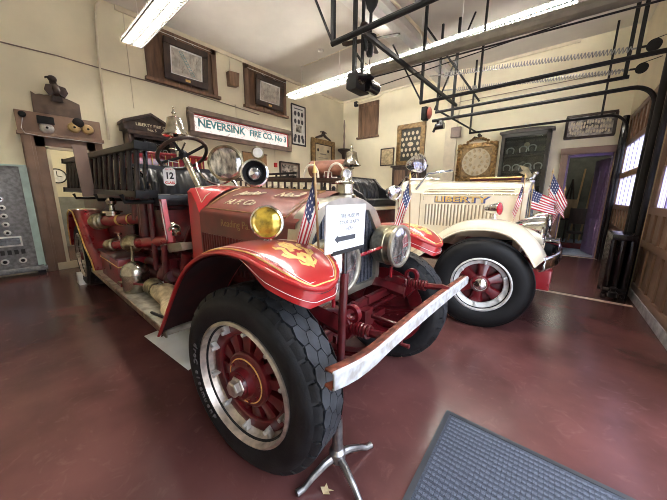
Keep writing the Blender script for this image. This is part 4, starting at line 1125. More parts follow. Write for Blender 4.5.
# canister, hose nozzle and bag on the near running board
t = thing('brass_canister', (-3.44, .79, .47), 'small domed metal canister with upright handle on the running board', 'canister')
b = MB(); b.lathe([(.0001, 0), (.115, 0), (.12, .01), (.12, .17), (.132, .175), (.132, .195)], (-3.44, .79, .47), (0, 0, 1), 28); b.build('body', 'nickel', t)
MB().lathe([(.128, .195), (.122, .24), (.095, .29), (.05, .32), (.0001, .325)], (-3.44, .79, .47), (0, 0, 1), 28).build('dome', 'nickel', t)
MB().tube([(-3.44, .79, .78), (-3.44, .79, .96)], .012, 8).build('handle', 'nickel', t)
t = thing('hose_nozzle', (-2.95, .82, .47), 'worn metal hose coupling with tan canvas hose folded on running board', 'hose')
MB().lathe([(.06, 0), (.075, .01), (.075, .05), (.09, .06), (.09, .12), (.08, .14), (.08, .2), (.07, .21)], (-3.20, .86, .57), (1, -.05, .0), 24).build('coupling', 'brass', t)
rows = []
for i in range(10):
    u = i / 9; w = .09 + .10 * u + .012 * sin(u * 11); h = .08 - .012 * u + .008 * sin(u * 9)
    cx = -3.02 + .72 * u; cy = .88 + .02 * sin(u * 4); r = []
    for k in range(17):
        a = 2 * pi * k / 16; r.append(V((cx, cy + cos(a) * w, .55 - .015 * u + sin(a) * h * (1 + .25 * sin(3 * a + u * 8)))))
    rows.append(r)
MB().grid(rows).build('canvas_sleeve', 'canvas', t)
MB().tube([(-2.66, .69, .482), (-2.44, .72, .49), (-2.36, .80, .5)], .012, 6).build('strap', 'black', t)
t = thing('suction_strainer', (-3.1, .97, .47), 'small white valve knob behind the metal canister on the running board', 'valve')
MB().lathe([(.02, 0), (.03, .04), (.045, .08), (.06, .1), (.06, .13), (.03, .15), (.0001, .155)], (-3.05, .93, .47), (0, 0, 1), 16).build('knob', 'gauze', t)
t = thing('pike_pole', (-3.0, .9, .58), 'thin red pole lying over the canister base on the running board', 'pole')
MB().tube([(-3.46, .70, .575), (-2.62, 1.0, .62)], .011, 8).build('shaft', 'red', t)
MB().tube([(-3.46, .70, .575), (-3.56, .665, .57)], .014, 8).build('tip', 'nickel', t)
# white chock and newspaper under the red engine
b = MB(); b.prism([(-6.2, 0), (-5.98, 0), (-6.06, .2), (-6.14, .2)], lambda a, c, d: V((a, .6 + d, c)), 0, .14)
tag(b.build('wheel_chock', 'gauze', None, bev=.01), 'white wheel chock on floor against the rear tyre of the red engine', 'wheel chock')
b = MB(); rows = []
for i in range(7):
    rows.append([V((-3.25 + .95 * i / 6 - .1 * j / 6, .75 + .5 * j / 6 + .06 * i / 6, .006 + .012 * (sin(i * 1.3) * sin(j * 1.1) + 1))) for j in range(7)])
b.grid(rows); tag(b.build('newspaper', 'paper', None, thick=.003), 'white newspaper sheet spread on floor under the red engine', 'newspaper')
MB  # --- number tag hung by the steering wheel
t = thing('number_tag', (-3.06, 1.03, 1.5), 'off-white eight-sided number tag with black 12 hanging by the steering wheel', 'number tag')
P = plane((-3.0, 1.07, 1.665), (.45, .89, 0), (-.1, .05, 1))
b = MB(); hw, hh, ch = .052, .085, .022
b.prism([(-hw + ch, -hh), (hw - ch, -hh), (hw, -hh + ch), (hw, hh - ch), (hw - ch, hh), (-hw + ch, hh), (-hw, hh - ch), (-hw, -hh + ch)], P, -.004, .004)
b.build('plate', 'gauze', t)
text('number', '12', .085, P(0, .005, .006), P(1, 0) - P(0, 0), P(0, 1) - P(0, 0), 'ink', t, .001, width=.85, bold=.003)
text('caption', 'CLASS', .03, P(0, -.06, .006), P(1, 0) - P(0, 0), P(0, 1) - P(0, 0), 'reddot', t, .001, bold=.001)
text('caption', 'ENTRY', .022, P(0, .066, .006), P(1, 0) - P(0, 0), P(0, 1) - P(0, 0), 'reddot', t, .001)
MB().tube([P(0, .1), P(.0, .15), V((-2.96, 1.15, 1.80))], .004, 4).build('string', 'flagwhite', t)
# ------------------------------------------------------------------ flags
def flag(base, top, L, H, dirv, label, phase=0., droop=.75, pole_m='tanwood', group='american flags on the engines'):
    """stick flag: stripes and canton are faces of one rippled cloth"""
    base = V(base); top = V(top); t = thing('american_flag', base, label, 'flag', group)
    MB().tube([base, top], .006, 8).build('staff', pole_m, t)
    MB().lathe([(.011, 0), (.008, .02), (.0001, .055)], top, (top - base), 8).build('finial', 'gold', t)
    ax = (top - base).normalized(); dv = V(dirv).normalized(); pr = dv.cross(V((0, 0, 1))).normalized()
    nu, nv = 30, 26; rows = []
    for j in range(nv + 1):
        v = j / nv; r = []
        for i in range(nu + 1):
            u = i / nu
            fall = droop
            side = math.sqrt(max(.02, 1 - fall * fall))
            p = top - ax * (.015 + v * H * (1 - .25 * u)) + dv * (side * u * L) - V((0, 0, 1)) * (fall * u * L)
            p += pr * (.042 * sin(u * 7 + v * 2.5 + phase) * (u ** .6)) + dv * .012 * sin(v * 6 + phase)
            r.append(p)
        rows.append(r)
    def mi(j, i):
        if j < 14 and i < 12:
            return 1 if (i % 3 == 1 and j % 3 == 1 and (i // 3 + j // 3) % 1 == 0) else 2
        return 0 if (j // 2) % 2 == 0 else 1
    b = MB(); b.grid(rows, mif=mi); b.build('cloth', ['flagred', 'flagwhite', 'flagblue'], t, smooth=80, thick=.002)
    return t
flag((-.93, .985, 1.24), (-.945, .975, 1.605), .36, .19, (-.72, -.69, 0), 'american flag drooping on a stick at the near red front fender', .4, .965)
flag((-.93, 2.03, 1.22), (-.94, 2.00, 1.63), .34, .19, (-.9, -.4, 0), 'american flag drooping on a stick at the far red front fender', 1.5, .965)
flag((-.42, 3.88, 1.2), (-.42, 3.87, 1.72), .34, .22, (-1, -.1, 0), 'american flag nearest the cream hood side, in front of its radiator', 0., .98)
flag((-.34, 3.98, 1.1), (-.345, 3.98, 1.60), .26, .22, (1, .1, 0), 'american flag spread across the cream engine radiator front', 2.2, .45)
flag((-.22, 4.4, .9), (-.205, 4.4, 1.80), .38, .28, (.95, -.05, 0), 'tallest american flag, blue canton up, right of the cream radiator', 1.0, .88)
flag((-.08, 4.98, .89), (-.065, 5.0, 1.60), .36, .22, (-1, 0, 0), 'american flag hanging lowest at the far end of the chrome bumper', .5, .97)

# ------------------------------------------------------------------ sign on a cast tripod stand
sb = V((-.79, .985, 0)); st = thing('sign_stand', sb, 'white arrow sign on a red pole with bare cast tripod foot', 'sign')
b = MB(); b.lathe([(.03, .06), (.045, .08), (.045, .13), (.03, .15), (.026, .3), (.024, .34)], sb, (0, 0, 1), 20); hub = b.build('foot_hub', 'steel', st)
for a in (-104, 26, 250 - 208, 146):
    pass
for a in (255, 74, 342):
    d = V((cos(radians(a)), sin(radians(a)), 0))
    b = MB(); b.tube([sb + V((0, 0, .10)) + d * .02, sb + d * .08 + V((0, 0, .09)), sb + d * .16 + V((0, 0, .055)), sb + d * .21 + V((0, 0, .022)), sb + d * .25 + V((0, 0, .02))], [.022, .02, .017, .015, .018], 10)
    b.build('leg', 'steel', st)
tp = sb + V((.0, .035, 1.13))
MB().tube([sb + V((0, 0, .30)), tp], .021, 14).build('pole', 'dred', st)
MB().tube([tp, tp + V((0, 0, .22))], .013, 10).build('inner_tube', 'gloss', st)
SP = plane(sb + V((.018, .02, 1.355)), (-.02, 1, .012), (.03, 0, 1))
b = MB(); b.pbox(SP, -.15, .15, -.105, .105, -.004, .004); bd = b.build('sign_board', 'paper', st)
MB().pbox(SP, -.10, .15, -.118, -.100, -.006, .006).build('clamp_bar', 'ink', bd)
su, sv = SP(1, 0) - SP(0, 0), SP(0, 1) - SP(0, 0)
for s_, z, h in (('FIRE MUSEUM', .055, .024), ('TOUR STARTS', .025, .024), ('HERE', -.004, .022)):
    text('lettering', s_, h, SP(.02, z, .0046), su, sv, 'inkgrey', bd, .0003, width=1.0)
MB().prism([(-.09, -.045), (-.065, -.028), (-.065, -.036), (.07, -.036), (.07, -.058), (-.065, -.058), (-.065, -.066)], SP, .004, .0052).build('arrow', 'inkgrey', bd, smooth=0)

# ------------------------------------------------------------------ entrance mat
mp = thing('door_mat', (.0, 1.5, 0), 'blue grey ribbed entrance mat with dark rubber border on floor', 'mat')
mP = plane((-.47, 1.828, 0), (.98, .02, 0), (.04, -1, 0)); mP0 = mP
mPz = lambda a, c, d: mP(a, c, 0) + V((0, 0, d))
MW, MH = 1.02, 1.55
b = MB(); b.pbox(mPz, 0, MW, 0, .03, 0, .009).pbox(mPz, 0, MW, MH - .03, MH, 0, .009).pbox(mPz, 0, .03, .03, MH - .03, 0, .009).pbox(mPz, MW - .03, MW, .03, MH - .03, 0, .009)
b.build('border', mat('mat_rubber', (.03, .034, .042), .7), mp)
mm = mat('mat_pile', (.055, .066, .095), .95, var=.25, scale=120)
m2 = mat('mat_pile_raised', (.11, .13, .175), .95, var=.2, scale=150)
b = MB(); b.pbox(mPz, .03, MW - .03, .03, MH - .03, 0, .006)
nx, ny = 40, 44
for i in range(nx):
    for j in range(ny):
        a = .045 + (MW - .09) * (i + .5) / nx; c = .045 + (MH - .09) * (j + .5) / ny
        w, h = ((MW - .09) / nx * .42, (MH - .09) / ny * .30) if (i + j) % 2 else ((MW - .09) / nx * .40, (MH - .09) / ny * .22)
        b.pbox(mPz, a - w, a + w, c - h, c + h, .006, .0095, 1)
b.build('pile', [mm, m2], mp, smooth=0)
b = MB(); b.prism([(-.03, -.01), (0, -.022), (.03, -.006), (.014, .004), (.034, .02), (.004, .014), (-.02, .026), (-.016, .006)], lambda a, c, d: V((-.76 + a, .86 + c, .003 + d + .3 * abs(a))), 0, .002)
tag(b.build('dry_leaf', 'canvas', None, smooth=0), 'small dry tan leaf on floor beside the tripod sign foot', 'leaf')

# ------------------------------------------------------------------ hung things on the left wall
def picture(name, P, a0, a1, z0, z1, fw, fm, label, cat='picture', inner='photo', mount=None, mw=.05, d=.05, glass=False, group=None):
    t = thing(name, P((a0 + a1) / 2, (z0 + z1) / 2, 0), label, cat, group)
    b = MB()
    b.pbox(P, a0, a1, z1 - fw, z1, 0.003, d).pbox(P, a0, a1, z0, z0 + fw, 0.003, d).pbox(P, a0, a0 + fw, z0 + fw, z1 - fw, 0.003, d).pbox(P, a1 - fw, a1, z0 + fw, z1 - fw, 0.003, d)
    b.build('frame', fm, t, bev=min(.012, fw * .2))
    if mount:
        MB().pbox(P, a0 + fw, a1 - fw, z0 + fw, z1 - fw, .004, d * .45).build('mount', mount, t)
        MB().pbox(P, a0 + fw + mw, a1 - fw - mw, z0 + fw + mw, z1 - fw - mw, .006, d * .45 + .003).build('print', inner, t)
    else:
        MB().pbox(P, a0 + fw, a1 - fw, z0 + fw, z1 - fw, .004, d * .5).build('print', inner, t)
    return t
def oval(P, a, c, ra, rc, d, n=20): return [P(a + ra * cos(2 * pi * k / n), c + rc * sin(2 * pi * k / n), d) for k in range(n)]
def ovals(name, P, spots, ra, rc, d, m, owner):
    b = MB()
    for a, c in spots:
        n = 16; top = [(a + ra * cos(2 * pi * k / n), c + rc * sin(2 * pi * k / n)) for k in range(n)]
        b.prism(top, P, d, d + .004)
    return b.build(name, m, owner, smooth=0)
# tilt the two window pictures forward, as hung on wires
def tilted(z0, tilt): return lambda a, c, d=0.: LW(a, z0 + c, .06 + d + c * tilt)
for i, (a0, a1, z0, z1, lab) in enumerate(((2.80, 3.80, 4.13, 4.97, 'dark framed engraving of a ladder hung on the boarded window nearest the door'), (5.24, 6.25, 4.15, 4.95, 'dark framed engraving of bare trees hung on the second boarded window'))):
    TP = tilted(z0, .12)
    t = picture('framed_picture', TP, a0, a1, 0, z1 - z0, .13, 'darkwood', lab, mount='gauze', inner='etch', mw=.035, d=.06)
    b = MB(); random.seed(i + 3)
    for k in range(26):
        x = a0 + .2 + random.random() * (a1 - a0 - .4); zz = .2 + random.random() * .3
        b.tube([TP(x, zz, .034), TP(x + random.uniform(-.09, .09), min(.62, zz + random.uniform(.05, .18)), .034)], .0025, 4)
    b.build('sketch_lines', 'greybrown', t)
    if i == 0:
        b = MB(); A_, B_ = (a0 + .36, .64), (a0 + .64, .22)
        for o in (-.035, .035): b.tube([TP(A_[0] + o, A_[1], .036), TP(B_[0] + o, B_[1], .036)], .005, 4)
        for k in range(9): q = k / 8; b.tube([TP(A_[0] + (B_[0] - A_[0]) * q - .035, A_[1] + (B_[1] - A_[1]) * q, .036), TP(A_[0] + (B_[0] - A_[0]) * q + .035, A_[1] + (B_[1] - A_[1]) * q, .036)], .004, 4)
        b.build('drawn_ladder', 'letterteal', t)
    MB().pbox(TP, (a0 + a1) / 2 - .06, (a0 + a1) / 2 + .06, .04, .09, .06, .066).build('name_plate', 'gold', t)
    b = MB()
    for q in (.3, .7):
        x = a0 + (a1 - a0) * q
        b.tube([TP(x, z1 - z0, .03), LW(x, z1 + .12, .03)], .006, 5)
    b.tube([LW(a0 - .2, z1 + .12, .055), LW(a1 + .2, z1 + .12, .055)], .008, 5)
    b.build('hanging_wire', 'flagwhite', t)
t = thing('wall_speaker', LW(4.53, 4.6, 0), 'small tapered brown wooden speaker box high on the wall between boarded windows', 'speaker')
MB().prism([(4.38, 4.76), (4.69, 4.79), (4.655, 4.44), (4.40, 4.41)], LW, .003, .18).build('cabinet', 'brown', t, bev=.008)
MB().tube([LW(4.5, 4.78, .02), LW(4.5, 5.2, .012)], .008, 5).build('cable', 'trimcream', t)
# long stained glass sign
t = thing('lettered_sign', LW(4.9, 3.3, 0), 'long brown framed stained glass sign with teal NEVERSINK lettering', 'sign')
b = MB(); a0, a1, z0, z1, fw = 3.25, 6.58, 2.95, 3.62, .12
b.pbox(LW, a0, a1, z1 - fw, z1, .003, .14).pbox(LW, a0, a1, z0, z0 + fw, .003, .14).pbox(LW, a0, a0 + fw, z0 + fw, z1 - fw, .003, .14).pbox(LW, a1 - fw, a1, z0 + fw, z1 - fw, .003, .14)
b.build('frame', 'greybrown', t, bev=.012)
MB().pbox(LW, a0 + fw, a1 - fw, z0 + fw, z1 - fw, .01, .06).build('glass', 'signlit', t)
b = MB(); b.pbox(LW, a0 + fw, a1 - fw, z1 - fw - .03, z1 - fw, .06, .075).pbox(LW, a0 + fw, a1 - fw, z0 + fw, z0 + fw + .02, .06, .075).pbox(LW, a0 + fw, a0 + fw + .02, z0 + fw, z1 - fw, .06, .075).pbox(LW, a1 - fw - .02, a1 - fw, z0 + fw, z1 - fw, .06, .075)
b.build('red_border', 'reddot', t)
text('lettering', 'NEVERSINK', .27, LW(4.16, 3.30, .066), (0, 1, 0), (0, 0, 1), 'letterteal', t, .004, width=.98, bold=.008)
text('lettering', 'FIRE CO. No 3', .235, LW(5.70, 3.30, .066), (0, 1, 0), (0, 0, 1), 'letterteal', t, .004, width=.96, bold=.007)
random.seed(5); b = MB()     # lead lines between pink pieces
for k in range(64):
    x = a0 + .16 + (a1 - a0 - .34) * random.random(); z = z0 + .15 + random.random() * .34
    b.tube([LW(x, z, .062), LW(x + random.uniform(-.12, .12), z + random.uniform(-.08, .1), .062)], .005, 4)
for k in range(26):
    x = a0 + .14 + (a1 - a0 - .3) * k / 26; b.tube([LW(x, z1 - .16, .062), LW(x + .06, z1 - .2, .062), LW(x + .12, z1 - .16, .062)], .012, 4, 1)
b.build('lead_lines', [mat('lead_came', (.35, .25, .22), .5), mat('pink_glass', (.75, .45, .40), .4)], t)
# poster with many small portraits
t = picture('framed_poster', LW, 6.69, 7.36, 3.22, 4.55, .045, 'ink', 'black framed white poster with rows of small portraits on left wall', mount=None, inner='gauze', d=.03)
ovals('portraits', LW, [(6.87 + .16 * i, 4.26 - .25 * j) for j in range(4) for i in range(3) if j != 2], .055, .08, .017, 'inkgrey', t)
MB().pbox(LW, 6.9, 7.16, 3.66, 3.9, .016, .02).build('group_photo', 'photo', t)
MB().pbox(LW, 6.82, 7.22, 4.40, 4.43, .016, .019).build('heading', 'inkgrey', t)
ovals('portraits', LW, [(6.83 + .2 * i, 3.40) for i in range(3)], .06, .085, .017, 'inkgrey', t)
# gilt framed certificate with crest
t = picture('framed_certificate', LW, 7.62, 8.93, 2.3, 3.60, .17, 'oldgold', 'tall gilt framed certificate with carved crest in the far left corner', mount='aged', inner='aged', mw=.03, d=.09)
MB().pbox(LW, 7.79, 8.76, 3.40, 3.43, .05, .06).pbox(LW, 7.8, 7.84, 2.4, 3.4, .05, .06).pbox(LW, 8.72, 8.76, 2.4, 3.4, .05, .06).build('inner_line', 'darkwood', t)
b = MB()
for s in (-1, 1):
    b.tube([LW(8.27, 3.80, .05), LW(8.27 + s * .12, 3.72, .05), LW(8.27 + s * .25, 3.68, .05), LW(8.27 + s * .42, 3.62, .05)], [.05, .05, .04, .03], 8)
b.ball(LW(8.27, 3.83, .06), .075); b.tube([LW(8.1, 3.86, .05), LW(8.27, 3.9, .05), LW(8.44, 3.86, .05)], .022, 6)
b.build('crest', 'darkwood', t)
ovals('seal', LW, [(7.98, 3.2)], .05, .06, .046, 'ink', t); ovals('seal', LW, [(8.55, 3.2)], .05, .06, .046, 'ink', t)
MB().pbox(LW, 8.08, 8.46, 3.05, 3.09, .045, .049).pbox(LW, 8.0, 8.54, 2.92, 2.94, .045, .049).build('writing', 'photo', t)
picture('framed_picture', LW, 6.13, 7.03, 2.05, 2.62, .05, 'darkwood', 'low dark framed faded picture right of the small red alarm box', mount='greybrown', inner='photo', mw=.05, d=.04)
t = thing('notice_board', LW(5.2, 2.4, 0), 'plain brown wooden notice board below the stained glass sign', 'board')
MB().pbox(LW, 4.76, 5.6, 2.02, 2.73, .003, .04).build('panel', mat('cork_brown', (.36, .21, .1), .6), t); MB().pbox(LW, 4.74, 5.62, 2.73, 2.76, .003, .05).build('top_rail', 'brown', t)
t = thing('alarm_box', LW(5.95, 2.48, 0), 'tiny red alarm box on the left wall with a cable above', 'alarm')
MB().pbox(LW, 5.90, 6.0, 2.40, 2.54, .003, .07).build('box', 'reddot', t, bev=.006); MB().tube([LW(5.95, 2.54, .02), LW(5.95, 2.95, .02)], .01, 5).build('cable', 'trimcream', t)
# shield board with carved eagle over the door
t = thing('shield_board', LW(.9, 3.0, 0), 'dark brown curved-top wooden board standing above the door header', 'board')
pts = [(.56, 2.925), (1.21, 2.925), (1.21, 3.19)] + [(1.21 - .64 * k / 12, 3.19 + .085 * sin(pi * k / 12) ** 1.0 * (1 if True else 0) + (.02 if k > 9 else 0)) for k in range(1, 12)] + [(.57, 3.27)]
MB().prism(pts, LW, .003, .05).build('board', 'shield', t, bev=.006)
t = thing('carved_eagle', LW(.9, 3.4, .05), 'small dark carved eagle perched on top of the curved board', 'carving')
b = MB(); c = LW(.90, 3.36, .10)
b.ball(c, .10, 12, sz=(.8, .75, 1.1)); b.ball(c + V((.03, -.03, .17)), .06, 12, sz=(1, 1.1, 1)); b.tube([c + V((0, -.02, .08)), c + V((.02, -.03, .15))], .05, 8)
b.build('body', 'darkwood', t)
b = MB(); b.tube([c + V((.05, -.08, .18)), c + V((.07, -.12, .165)), c + V((.07, -.13, .14))], [.022, .014, .004], 6); b.build('beak', 'black', t)
for s in (-1, 1):
    b = MB(); b.prism([(0, .08), (.13 * s, .06), (.16 * s, -.03), (.10 * s, -.13), (.03 * s, -.08)], lambda a, cc, d: c + V((d + .02, a, cc)), -.02, .03); b.build('wing', 'darkwood', t, bev=.01)
b = MB(); b.prism([(-.05, -.06), (.05, -.06), (.08, -.2), (-.08, -.2)], lambda a, cc, d: c + V((d - .02, a, cc)), -.015, .015); b.build('tail', 'darkwood', t)
# gongs on the header board
hd = lambda a, z, c=0.: LW(a, z, .06 + c)
def gong(name, label, a, z, r, m, owner=None):
    pass
t = thing('alarm_gong', hd(.65, 2.72), 'single chrome gong under a black box on the door header', 'gong')
MB().pbox(hd, .58, .80, 2.73, 2.86, .002, .09).build('striker_box', 'black', t, bev=.008)
MB().lathe([(.10, 0), (.10, .02), (.08, .05), (.04, .07), (.0001, .075)], hd(.69, 2.665, .005), (1, 0, 0), 24).build('gong', 'silver', t)
MB().lathe([(.02, .07), (.02, .085), (.0001, .09)], hd(.69, 2.665, .005), (1, 0, 0), 10).build('nut', 'black', t)
t = thing('twin_gong', hd(1.15, 2.75), 'black bell unit with two tan gongs on the door header', 'gong')
MB().lathe([(.085, 0), (.085, .06), (.06, .08), (.0001, .085)], hd(1.14, 2.84, .003), (1, 0, 0), 20).build('motor', 'black', t)
for y in (1.07, 1.27):
    MB().lathe([(.095, .0), (.095, .02), (.075, .055), (.04, .07), (.0001, .075)], hd(y, 2.74, .003), (1, 0, 0), 24).build('gong', 'tangong', t)
    MB().disc(hd(y, 2.74, .075), (1, 0, 0), .02, .01, 10).build('nut', 'black', t)
t = thing('door_buzzer', hd(.4, 2.84), 'small black round buzzer at the left end of the door header', 'buzzer')
MB().lathe([(.05, 0), (.05, .03), (.03, .045), (.0001, .046)], hd(.41, 2.85, .003), (1, 0, 0), 16).build('body', 'black', t)
MB().tube([hd(.41, 2.8, .01), hd(.37, 2.62, .01), hd(.40, 2.53, .05), hd(.6, 2.51, .05), hd(1.45, 2.50, .05)], .006, 5).build('wire', 'flagwhite', t)
# pedimented dark bookcase
t = thing('pedimented_cabinet', LW(2.3, 0, .2), 'dark wooden glass-front cabinet with lettered triangular pediment behind the ladders', 'cabinet')
b = MB(); CPn = lambda a, c, d=0.: LW(a, c - .12 if c > .6 else c, .003 + d)
b.pbox(CPn, 1.86, 1.92, 0, 2.92, 0, .38).pbox(CPn, 2.70, 2.76, 0, 2.92, 0, .38).pbox(CPn, 1.86, 2.76, 0, 2.92, 0, .03).pbox(CPn, 1.86, 2.76, 0, .5, 0, .38).pbox(CPn, 1.86, 2.76, 1.9, 1.94, 0, .36).pbox(CPn, 1.86, 2.76, 2.86, 2.94, 0, .4)
b.build('carcass', 'darkwood', t)
b = MB(); b.prism([(1.80, 2.94), (2.82, 2.94), (2.82, 3.02), (2.31, 3.30), (1.80, 3.08)], CPn, .0, .40); b.build('pediment', 'darkwood', t, bev=.012)
b = MB(); b.prism([(1.78, 3.05), (2.31, 3.27), (2.84, 3.0), (2.84, 3.06), (2.31, 3.33), (1.78, 3.11)], CPn, 0, .45); b.build('cornice', 'darkwood', t, bev=.008)
text('carved_lettering', 'LIBERTY FIRE Co', .085, CPn(2.32, 3.065, .405), (0, 1, 0), (0, 0, 1), 'aged', t, .003)
text('carved_lettering', 'No. 5', .075, CPn(2.31, 2.98, .405), (0, 1, 0), (0, 0, 1), 'aged', t, .003)
b = MB(); b.pbox(CPn, 1.92, 1.97, .5, 2.86, .34, .37).pbox(CPn, 2.65, 2.7, .5, 2.86, .34, .37).pbox(CPn, 1.92, 2.7, 2.8, 2.86, .34, .37); dr = b.build('door', 'darkwood', t)
MB().pbox(CPn, 1.97, 2.65, .5, 2.8, .35, .355).build('glass', 'cabglass', dr)
text('inner_sign', 'RAINBOW', .075, CPn(2.38, 2.70, .30), (0, 1, 0), (0, 0, 1), 'gauze', t, .003)
text('inner_sign', 'FIRE CO', .15, CPn(2.36, 2.56, .30), (0, 1, 0), (0, 0, 1), 'gauze', t, .003)
# slate alarm panel beside the door
t = thing('alarm_switchboard', LW(-.1, 0, .2), 'grey slate alarm switchboard in a pale teal frame left of the door', 'switchboard')
AP = lambda a, c, d=0.: LW(a, c, .05 + d)
b = MB(); b.pbox(AP, -.95, .31, .16, 1.95, 0, .16); b.build('slate_face', 'slate', t, bev=.006)
b = MB(); b.pbox(AP, .235, .31, .18, 1.94, .16, .175); b.build('side_strip', 'teal', t)
b = MB(); b.pbox(AP, -1.0, .33, 1.94, 1.97, 0, .19).pbox(AP, .305, .33, .1, 1.95, 0, .19); b.build('case_edge', 'teal', t)
b = MB(); b.pbox(AP, -1.0, .35, .08, .16, -.0, .22); b.build('plinth', 'slate', t, bev=.01)
MB().box(XL + .0, XL + .2, -.9, -.8, 0, .08).box(XL + .02, XL + .2, .22, .32, 0, .08).build('foot', 'black', t)
for j in range(8):
    z = 1.82 - j * .145
    for a in (-.05, -.35):
        b = MB(); b.lathe([(.045, 0), (.045, .012), (.03, .03), (.0001, .032)], AP(a, z, .16), (1, 0, 0), 18)
        kd = b.build('dial', 'chrome' if j in (2, 3) else 'gauze', t)
        MB().lathe([(.02, .03), (.018, .05), (.0001, .052)], AP(a, z, .16), (1, 0, 0), 10).build('knob', 'black', kd)
b = MB(); b.pbox(AP, -.6, .10, .56, .74, .16, .185); mt = b.build('meter_frame', 'gauze', t, bev=.004); MB().pbox(AP, -.58, .075, .59, .715, .185, .19).build('meter_face', 'darkglass', mt)
for k in range(4): MB().pbox(AP, -.18 + k * .08, -.13 + k * .08, .42, .50, .16, .185).build('switch', 'ink', t)
for a in (-.15, .06, -.4):
    MB().lathe([(.05, 0), (.05, .012), (.028, .016), (.026, .04), (.0001, .042)], AP(a, .30, .16), (1, 0, 0), 18, mis=[0, 0, 1, 1]).build('knob', ['gauze', 'black'], t)
# aged notice at the frame edge, wall clock in the alcove seen through the glass
picture('framed_notice', LW, -.15, .015, 2.22, 2.42, .02, 'tanwood', 'small tan edge of a framed notice above the slate panel', inner='aged', d=.03)
t = thing('wall_clock', (XL - 3.2, 1.0, 1.9), 'round pale dial with black ring seen through the brown door glass', 'clock')
MB().lathe([(.0001, 0), (.2, 0), (.2, .03), (.17, .035), (.17, .02), (.0001, .02)], (XL - 3.19, 1.02, 1.95), (1, 0, 0), 28, mis=[1, 1, 1, 1, 0]).build('dial', ['gauze', 'ink'], t)
MB().tube([(XL - 3.165, 1.02, 1.95), (XL - 3.165, 1.02, 2.08)], .008, 4).tube([(XL - 3.165, 1.02, 1.95), (XL - 3.165, 1.12, 1.93)], .01, 4).build('hands', 'ink', t)
# conduits on the left wall
b = MB(); b.tube([LW(1.80, 5.26, .03), LW(1.70, 5.12, .03), LW(1.66, 4.9, .03), LW(1.62, 4.3, .03), LW(1.60, 2.6, .03)], .022, 8)
tag(b.build('wall_conduit', 'trimcream', None), 'pale pipe running down the left wall beside the door', 'pipe')
b = MB(); b.tube([LW(2.14, 5.26, .015), LW(2.13, 3.34, .015)], .009, 5); tag(b.build('thin_cable', 'trimcream', None), 'thin cable dropping from ceiling to the pedimented cabinet', 'cable')
b = MB(); b.tube([LW(YF + .1, 3.93, .015), LW(-1, 3.94, .015), LW(.3, 3.955, .015), LW(1.0, 3.985, .015), LW(1.6, 3.97, .03), LW(3.1, 3.985, .015), LW(4.0, 3.96, .02), LW(5.4, 3.9, .015)], .011, 6)
tag(b.build('wall_cable', 'greybrown', None), 'dark cable sagging horizontally across the left wall under the windows', 'cable')
for i, (y, z0, z1) in enumerate(((4.62, 3.62, 4.0), (6.12, 3.55, 4.02))):
    b = MB(); b.tube([LW(y, z0, .012), LW(y, z1, .012)], .008, 5); tag(b.build('sign_cable', 'trimcream', None), ('short cable above the stained glass sign under the first window gap', 'short cable between the second boarded window and the stained glass sign')[i], 'cable')
# corner shelf with candle
t = thing('corner_bracket', (XL + .25, YB - .25, 3.2), 'dark carved bracket shelf with tall candle in the far corner', 'shelf')
MB().lathe([(.0001, -.5), (.06, -.42), (.1, -.2), (.2, -.1), (.26, -.06), (.26, 0), (.0001, 0)], (XL + .3, YB - .3, 3.35), (0, 0, 1), 18).build('shelf', 'darkwood', t)
MB().lathe([(.03, 0), (.05, .1), (.03, .3), (.045, .5), (.025, .7), (.04, .9), (.02, 1.1), (.0001, 1.12)], (XL + .3, YB - .3, 3.35), (0, 0, 1), 12).build('spindle', 'greybrown', t)

# ------------------------------------------------------------------ hung things on the back wall
t = picture('framed_composite', BW, -5.06, -4.02, 2.58, 3.98, .16, 'oldgold', 'gold framed group of small oval portraits on dark ground, back wall', mount=None, inner='matdark', d=.07)
sp = []
for j, n in enumerate((4, 5, 2, 5, 4)):
    for i in range(n):
        a = -4.54 + (i - (n - 1) / 2) * (.155 if n > 2 else .52); sp.append((a, 3.66 - j * .18 - (.0)))
ovals('oval_portraits', BW, sp, .048, .062, .036, 'aged', t)
ovals('centre_oval', BW, [(-4.54, 3.30)], .11, .075, .036, 'aged', t)
picture('framed_picture', BW, -5.74, -5.17, 2.62, 3.26, .04, 'darkwood', 'small dark framed amber-toned print left of the gold portrait group', inner='canvas', d=.035)
t = thing('wooden_chest', BW(-4.5, 0, .3), 'dark brown tall wooden chest below the gold portrait group', 'cabinet')
MB().pbox(BW, -5.0, -3.9, 0, 2.5, .01, .4).build('body', 'darkwood', t); MB().pbox(BW, -5.05, -3.85, 2.5, 2.56, .01, .46).build('top', 'darkwood', t)
MB().pbox(BW, -4.9, -4.5, 1.4, 2.4, .4, .42).pbox(BW, -4.4, -4.0, 1.4, 2.4, .4, .42).build('door', 'brown', t, bev=.01)
t = thing('junction_box', BW(-2.98, 3.46, .05), 'grey square metal box on the back wall pilaster', 'box')
MB().pbox(BW, -3.13, -2.84, 3.31, 3.62, .101, .2).build('box', 'greybrown', t, bev=.01); MB().pbox(BW, -3.11, -2.86, 3.33, 3.6, .2, .21).build('cover', 'greybrown', t)
t = picture('ornate_frame', BW, -2.90, -1.80, 1.98, 3.10, .13, 'goldframe', 'ornate gilt frame with an octagon ring of small portraits', mount=None, inner='oldgold', d=.09)
rr_ = .40
MB().prism([(-2.35 + rr_ * cos(2 * pi * k / 24) * 1.0, 2.55 + rr_ * sin(2 * pi * k / 24) * 1.02) for k in range(24)], BW, .046, .052).build('oval_mount', 'aged', t, smooth=0)
